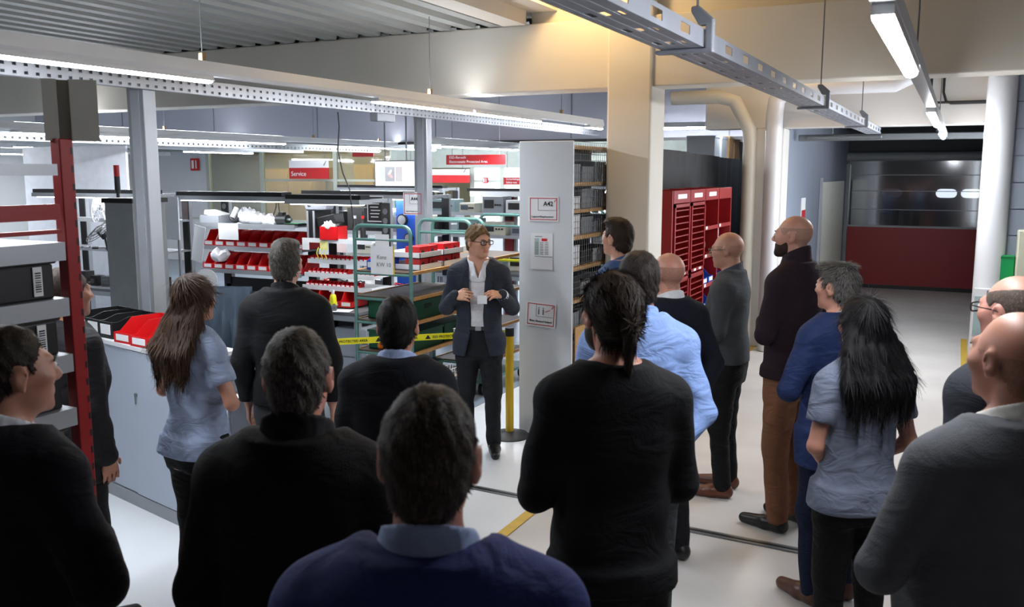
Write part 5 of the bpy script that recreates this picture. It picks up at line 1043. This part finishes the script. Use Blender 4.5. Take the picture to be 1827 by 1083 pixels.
    if beard:
        Fd = Field(*[np.arange(a, b, .005) for a, b in ((hc[0] - .12, hc[0] + .12), (hc[1] - .14, hc[1] + .13), (hc[2] - .15, hc[2] + .04))]); o_ = .005 * hs
        Fd.ell(H((0, -.035, -.028)), np.array((.060, .060, .085)) * hs, HR, .03, off=o_); Fd.ell(H((0, -.038, -.078)), np.array((.052, .053, .038)) * hs, HR, .03, off=o_); Fd.cap(H((-.014, -.080, -.102)), H((.014, -.080, -.102)), .018 * hs, k=.02, off=o_)
        def bc(X, Y, Z):
            l = [HR[0, i] * (X - hc[0]) + HR[1, i] * (Y - hc[1]) + HR[2, i] * (Z - hc[2]) for i in range(3)]; l = [q / hs for q in l]
            lim = np.interp(l[1], [-.12, -.085, -.05, 0, .03], [-.043, -.045, -.052, -.02, .0]); mouth = .018 - np.sqrt(l[0] ** 2 + ((l[2] + .061) * 1.6) ** 2)
            return np.maximum(np.maximum(l[2] - lim, l[1] - .006), np.where(l[1] < -.06, mouth, -1))
        Fd.cut(bc); P, Q = Fd.mesh()
        if len(Q): np_obj('beard', P, Q, hairm(beard), body)
    # ---------------- eyes and brows
    if not lowvis:
        for q in (1, -1):
            ey = MB().ball(tuple(H((q * .030, -.0895, .006))), (.0115 * hs,) * 3, 12, 8).build('eye', M('eye_white', 'c9c4bd', .2), body, smooth=True); MB().ball(tuple(H((q * .030, -.0975, .006))), (.0055 * hs,) * 3, 8, 6).build('iris', M('iris', '33302a', .2), ey, smooth=True)
            MB().tube([H((q * .014, -.096, .021)), H((q * .032, -.096, .027)), H((q * .048, -.086, .021))], [.003, .004, .002], 6).build('eyebrow', hairm((hair or {}).get('c') or '4a3a30'), body, smooth=True)
    if glasses:
        gm_ = M('glasses_' + glasses, glasses, .3, .2); gl_ = MB()
        for q in (1, -1):
            ring = [H((q * .033 + .027 * np.sign(math.cos(t)) * abs(math.cos(t)) ** .6, -.109 + .004 * abs(math.cos(t)), .003 + .015 * np.sign(math.sin(t)) * abs(math.sin(t)) ** .6)) for t in np.linspace(0, 2 * math.pi, 21)]; gl_.tube(ring, .0032, 6, False); gl_.tube([H((q * .058, -.105, .010)), H((q * .080, -.05, .010)), H((q * .084, .01, .008)), H((q * .080, .03, -.004))], .0022, 6)
        gl_.tube([H((-.008, -.110, .008)), H((0, -.113, .010)), H((.008, -.110, .008))], .0022, 6); go = gl_.build('glasses', gm_, body, smooth=True)
        for q in (1, -1): MB().add([H((q * .033 + .025 * math.cos(t), -.109, .003 + .013 * math.sin(t))) for t in np.linspace(0, 2 * math.pi, 15)[:-1]], [tuple(range(14))]).build('lens', lensm, go)
    if extra: extra(body, s, H)
    body.location = (pos[0], pos[1], 0); body.rotation_euler = (0, 0, yaw); return body

HAIRLINES = {'mid': ([-.12, -.08, -.06, -.045, -.03, .0, .028, .06, .12], [.11, .075, .055, .02, .005, .03, -.035, -.075, -.088]),
             'std': ([-.12, -.085, -.065, -.045, -.03, .0, .028, .06, .12], [.075, .062, .045, .015, .005, .03, -.035, -.075, -.088]),
             'high': ([-.12, -.07, -.05, -.035, -.02, .005, .028, .06, .12], [.13, .085, .06, .02, .005, .03, -.035, -.075, -.088]),
             'low': ([-.12, -.085, -.065, -.045, -.03, .0, .028, .06, .12], [.06, .052, .03, -.02, -.05, -.06, -.085, -.095, -.10])}
def make_hair(body, hair, H, HR, hs, hc, s, seed):
    kind = hair['kind']; t = hair.get('t', .012) * hs; long_ = kind == 'long'; ln = hair.get('len', .35); st = .006
    xr = .16; z0 = hc[2] - (ln + .06 if long_ else .2); Fd = Field(np.arange(hc[0] - xr, hc[0] + xr, st), np.arange(hc[1] - .19, hc[1] + .24, st), np.arange(z0, hc[2] + .19, st))
    tx, tn = (t, t * .7) if kind in ('long', 'pony') else (t * .35, t * .3)
    Fd.ell(H((0, .018, .028)), np.array((.076, .097, .090)) * hs + np.array((tx, t * .7, t)), HR, .01); Fd.ell(H((0, .040, -.035)), np.array((.062, .070, .065)) * hs, HR, .02, off=tn)
    if kind == 'quiff': Fd.ell(H((0, -.045, .098)), np.array((.052, .055, .026)) * hs, HR, .02); Fd.ell(H((0, .03, .108)), np.array((.055, .06, .018)) * hs, HR, .02)
    if kind == 'full': Fd.ell(H((0, -.02, .10)), np.array((.070, .085, .035)) * hs, HR, .02)
    if kind == 'ring': Fd.ell(H((0, -.01, .10)), np.array((.070, .11, .055)) * hs, HR, .012, 'd')
    lx, ly = HAIRLINES[hair.get('line', 'std')]
    def cutf(X, Y, Z):
        l = [(HR[0, i] * (X - hc[0]) + HR[1, i] * (Y - hc[1]) + HR[2, i] * (Z - hc[2])) / hs for i in range(3)]
        wob = .004 * np.sin(l[0] * 190) + .003 * np.sin(l[0] * 330 + l[1] * 200); return (np.interp(l[1], lx, ly) + wob - l[2]) * .8
    Fd.cut(cutf)
    if long_:
        wd = hair.get('w', 1.0)
        for x in np.linspace(-.085, .085, 9):
            a = H((x * .85, .055 - abs(x) * .35, .03)); b = H((x * 1.12 * wd, .118 - abs(x) * .5, -.10)); hx = H((0, .10, -.1)); c = np.array([hx[0] * .7 + x * 1.35 * wd, .165 * s - abs(x) * .25, hc[2] - ln * .62]); d = np.array([hx[0] * .5 + x * 1.15 * wd, .160 * s - abs(x) * .2, hc[2] - ln + .03 * math.sin(x * 90 + seed)])
            Fd.cap(a, b, .026, .027, .018); Fd.cap(b, c, .027, .024, .018); Fd.cap(c, d, .024, .010, .018)
    if kind == 'pony':
        Fd.cap(H((0, .085, .0)), H((.0, .122, -.018)), .03, .02, .02); Fd.cap(H((0, .122, -.018)), H((.004, .135, -.06)), .024, .02, .012); Fd.cap(H((.004, .135, -.06)), H((.002, .128, -.15)), .02, .009, .01)
    if kind in ('quiff', 'full', 'long', 'pony', 'short'):
        X = Fd.xs[:, None, None]; Y = Fd.ys[None, :, None]; Z = Fd.zs[None, None, :]; am_ = hair.get('wave', .0025)
        Fd.F = (Fd.F + am_ * np.sin(150 * X + 40 * Y + 8 * np.sin(20 * Z)) * np.sin(70 * Y + 30 * X) * (np.abs(Fd.F) < .05)).astype(np.float32)
    P, Q = Fd.mesh()
    if not len(Q): return
    mat = hairm(hair['c']); ho = np_obj('hair', P, Q, mat, body)
    # loose strands along the flow of the hair, joined into one piece
    n = hair.get('n', 3500); rg = np.random.default_rng(seed); fi = rg.integers(0, len(Q), n); V = P[Q[fi]]; p = V.mean(1) + rg.normal(0, .0015, (n, 3)); nn = np.cross(V[:, 2] - V[:, 0], V[:, 3] - V[:, 1]); nn /= np.linalg.norm(nn, axis=1)[:, None] + 1e-9
    cr = H((.01, .055, .118)); fl_ = p - cr
    if long_ : fl_ = np.where((p[:, 2] < hc[2])[:, None], np.array([0, .02, -1.0])[None], fl_)
    if kind == 'pony': fl_ = np.where((p[:, 2] > hc[2] - .07)[:, None], H((0, .13, -.02)) - p, np.array([0, 0, -1.])[None])
    fl_ = fl_ / (np.linalg.norm(fl_, axis=1)[:, None] + 1e-6) + rg.normal(0, .16 if not long_ else .07, (n, 3)); fl_ -= nn * (fl_ * nn).sum(1)[:, None]; fl_ /= np.linalg.norm(fl_, axis=1)[:, None] + 1e-6
    L = (hair.get('sl', .022) * rg.uniform(.6, 1.3, n))[:, None]; lift = hair.get('lift', .10); sd = np.cross(fl_, nn) * (hair.get('sw', .0011) * rg.uniform(.6, 1.4, n))[:, None]
    base = p - nn * .001; q0, q1, q2 = base, base + fl_ * L * .5 + nn * L * lift * .5, base + fl_ * L + nn * L * lift * (.4 if long_ else .8)
    VV = np.stack([q0 - sd, q0 + sd, q1 + sd, q1 - sd, q2 + sd * .25, q2 - sd * .25], 1).reshape(-1, 3); k = np.arange(n)[:, None] * 6
    QQ = np.concatenate([k + np.array([[0, 1, 2, 3]]), k + np.array([[3, 2, 4, 5]])]).astype(np.int32); so = np_obj('strands', VV, QQ, hairm(hair.get('c2', hair['c'])), ho); so['kind'] = 'stuff'

SPK = np.array([-3.2, 6.15])
def to(p, t=SPK, dev=0):
    d = np.array(t) - np.array(p[:2]); a = math.atan2(d[1], d[0]) + R(dev); return (math.cos(a), math.sin(a))
def W(v): return cloth('w' + v, v)

# ------------------------------------------------------------------ the speaker
def spk_extra(body, s, H):
    MB().box(-.035, .035, -.01, .0, -.03, .03).build('cup_card', paper, body, loc=(.045, -.36, 1.275 * s))
person('person', 'man in dark grey suit and white shirt gesturing while he talks', SPK + np.array([-.09, -.045]), 1.80, (.42, -.90),
       dict(name='jacket', c='262b35', off=.026, hem=.80, open=.056, shirt='c9c8cc', cuff='d6d7dc', rough=.75, wr=.005, neck=1.53), ('17181c', .98), ('101010',), head=(R(42), R(4)), arms=('gest_l', 'gest_r'),
       hair=dict(kind='short', c='6b5438', c2='7d6545', t=.016, sl=.014, n=4200, line='mid', wave=.005, lift=.35), tone='c08e74', beard=None, glasses='15171a', collar=dict(c='d2d3d8', z0=1.445, z1=1.55, off=.014, v=1.40), fine=True, legs=.105, curl=.75, extra=spk_extra)

# ------------------------------------------------------------------ the audience
p = (-2.16, 1.45); person('person', 'man in dark navy jacket with white collar at the left front corner', p, 1.815, to(p, dev=-12), dict(name='jacket', c='0c0e18', off=.034, hem=.80, neck=1.545), ('0e0f12',), w=1.08, belly=.03, head=(R(-14), 0), arms=('crossed', 'wide_crossed'),
       hair=dict(kind='short', c='241d18', c2='352a24', line='high', t=.007, sl=.012, n=4000), tone='a97762', collar=dict(c='c3c6cc', z0=1.49, z1=1.565, off=.016))
p = (-3.72, 2.82); person('person', 'person in dark grey work jacket half hidden by the red rack', p, 1.76, to(p), dict(name='jacket', c='232326', off=.035, hem=.78), ('1d1e20',), w=1.05, arms=('loose', 'loose'), hair=dict(kind='short', c='3b3029', n=1500), tone='b5806a', lowvis=True)
def logo(body, s, H): MB().box(.19, .198, .01, .035, 1.24 * s, 1.255 * s).build('sleeve_emblem', inkr, body)
p = (-3.36, 3.25); person('person', 'woman with long brown hair in light blue short sleeved shirt', p, 1.70, to(p, dev=-4), dict(name='shirt', c='8f9db8', off=.022, hem=.86, sleeve='short', wr=.010, rough=.8), ('0d0d0f', 1.02), fem=True, w=1.08, arms=('wide_crossed', 'wide_crossed'),
       hair=dict(kind='long', c='2c1c12', c2='3d291a', t=.016, len=.36, w=1.15, line='low', sl=.07, n=4500, sw=.0012, lift=.08), tone='b98570', collar=dict(c='8f9db8', z0=1.48, z1=1.54, off=.012), handzone=[.9, 1.2])
p = (-3.25, 3.82); person('person', 'man with grey hair in black sweater near the workbench', p, 1.835, to(p, (-4.9, 7.2)), dict(c='0f1114', off=.03, hem=.93), ('34363a',), arms=('loose', 'loose'), w=1.0,
       hair=dict(kind='full', c='38342f', c2='57534e', t=.013, sl=.018, n=4200), tone='b98874', collar=dict(c='0f1114', z0=1.48, z1=1.56, off=.012))
p = (-1.44, 1.72); person('person', 'man with short grey hair in thick black jacket', p, 1.82, to(p, dev=3), dict(name='jacket', c='0b0b0d', off=.034, hem=.78, bump=.5), ('121316',), w=1.08, belly=.03, head=(R(2), 0), arms=('loose', 'loose'),
       hair=dict(kind='short', c='332d28', c2='565049', t=.009, sl=.014, n=7000), tone='b27763', collar=dict(c='0b0b0d', z0=1.485, z1=1.575, off=.026))
p = (-1.95, 2.94); person('person', 'black haired man in dark navy sweater with pale blue collar', p, 1.72, to(p, dev=2), dict(c='0a0c14', off=.03, hem=.9), ('101114',), w=1.02, arms=('crossed', 'crossed'),
       hair=dict(kind='short', c='0e0c0b', c2='15120f', t=.012, sl=.015, n=5000), tone='a46d57', collar=dict(c='93a3c8', z0=1.485, z1=1.56, off=.015))
p = (-.775, 1.255); person('person', 'man in navy blue suit nearest to the camera, seen from behind', p, 1.84, to(p, dev=-3), dict(name='jacket', c='2c376e', off=.034, hem=.78, wr=.004, rough=.8, step=.0105), ('151a3a',), w=1.12, belly=.03, head=(R(0), R(2)), arms=('loose', 'loose'),
       hair=dict(kind='short', c='2e2620', c2='4c4138', t=.011, sl=.013, n=9000, wave=.0025), tone='b27a66', collar=dict(c='97a8cc', z0=1.50, z1=1.565, off=.016), step=.0065)
p = (-.92, 2.57); person('person', 'tall man with low ponytail in black sweater', p, 1.90, to(p, dev=4), dict(c='0e0f12', off=.024, hem=.88), ('0d0e10',), w=.98, arms=('crossed', 'crossed'), head=(R(8), 0),
       hair=dict(kind='pony', c='2a221d', c2='382d26', t=.010, line='std', sl=.05, n=6000, lift=.06), tone='b0755f', beard='2a221d', step=.0065)
p = (-2.02, 5.75); person('person', 'dark haired man in blue shirt standing before the column', p, 1.89, to(p, dev=6), dict(name='shirt', c='3f5680', off=.022, hem=.88), ('23262e',), arms=('crossed', 'crossed'), head=(R(-10), R(-4)),
       hair=dict(kind='full', c='2b1f18', c2='37291f', t=.012, sl=.018, n=3500), tone='bd8a72', collar=dict(c='3f5680', z0=1.48, z1=1.55, off=.012))
p = (-1.17, 3.57); person('person', 'man with thinning dark hair in light blue shirt', p, 1.88, to(p, dev=-6), dict(name='shirt', c='8aa6dd', off=.024, hem=.88, wr=.008, rough=.7), ('33383a',), w=1.02, arms=('crossed', 'back'), head=(R(10), 0),
       hair=dict(kind='short', c='2a2321', c2='3a322d', t=.007, line='high', sl=.016, n=4500), tone='b5806b', collar=dict(c='8aa6dd', z0=1.485, z1=1.56, off=.013))
p = (-1.40, 4.80); person('person', 'bald man in navy sweater holding his hands behind his back', p, 1.77, to(p, dev=-2), dict(c='10131f', off=.026, hem=.88), ('15161a',), w=1.06, arms=('back', 'back'), head=(R(8), 0),
       hair=dict(stubble='a0725f', upto=.045), tone='bd8570', collar=dict(c='cfd0d2', z0=1.49, z1=1.56, off=.015), handzone=[.8, 1.15])
flor = M('floral_print', '3a3b44', .8, 0, .9, 120)
p = (-1.35, 6.05); person('person', 'bald man with glasses in grey sweater and brown shoes', p, 1.81, to(p, dev=4), dict(c='3e4144', off=.024, hem=.93), ('0e0f11',), ('5a2f1c',), arms=('crossed', 'crossed'), head=(R(-4), R(6)), w=1.02,
       hair=dict(stubble='a87d69', upto=.03), tone='b98871', glasses='6a6a6a', collar=dict(m=flor, c='x', z0=1.47, z1=1.565, off=.016), belly=.02)
p = (-.86, 5.62); person('person', 'tall bald bearded man in maroon turtleneck and brown trousers', p, 1.95, to(p, dev=-10), dict(c='24161f', off=.022, hem=.90, wr=.004), ('7a523c', 1.04), ('131315',), arms=('crossed', 'wide_crossed'), head=(R(14), 0), w=1.04,
       hair=dict(stubble='a07a68', upto=.05), tone='bf8b77', beard='33261f', collar=dict(c='24161f', z0=1.47, z1=1.60, off=.018), handzone=[1.0, 1.42])
p = (-.50, 4.70); person('person', 'man with grey quiff in blue suit and brown shoes', p, 1.755, to(p, dev=-14), dict(name='jacket', c='182850', off=.028, hem=.76, rough=.7), ('0f182e',), ('4a2a1c',), arms=('wide_crossed', 'wide_crossed'), head=(R(16), 0),
       hair=dict(kind='quiff', c='302d2b', c2='55524f', t=.007, line='high', sl=.03, n=4000, lift=.3), tone='bd8872', collar=dict(c='c9cbd2', z0=1.47, z1=1.54, off=.013))
p = (-.32, 3.99); person('person', 'woman with long black hair in pale grey tee shirt', p, 1.685, to(p, dev=-18), dict(name='tee_shirt', c='6d7486', off=.020, hem=.84, sleeve='short', wr=.007), ('0b0b0d', 1.02), fem=True, w=1.08, arms=('clasp', 'clasp'), head=(R(10), 0),
       hair=dict(kind='long', c='080707', c2='0e0c10', t=.016, len=.34, w=1.3, line='low', sl=.07, n=4500, lift=.06), tone='b5806c', handzone=[.75, 1.1])
p = (.16, 2.53); person('person', 'heavy set bald man in light grey sweater at the right edge', p, 1.865, to(p, dev=-8), dict(c='55575c', off=.028, hem=.85, wr=.006, bump=.5), ('1c1d20',), w=1.22, belly=.06, arms=('wide_crossed', 'wide_crossed'), head=(R(8), R(-3)),
       hair=dict(stubble='93644f', upto=.02), tone='a9735e', collar=dict(c='c5c3bd', z0=1.48, z1=1.56, off=.018), step=.0065)
p = (.20, 3.42); person('person', 'man with dark framed glasses behind the grey sweater man', p, 1.865, to(p, dev=-6), dict(c='2a2c33', off=.026, hem=.88), ('15161a',), w=1.08, arms=('down', 'down'), head=(R(4), 0),
       hair=dict(kind='ring', c='4a3f38', c2='5c5049', t=.006, line='std', sl=.01, n=2000), tone='b0796a', glasses='17181a')
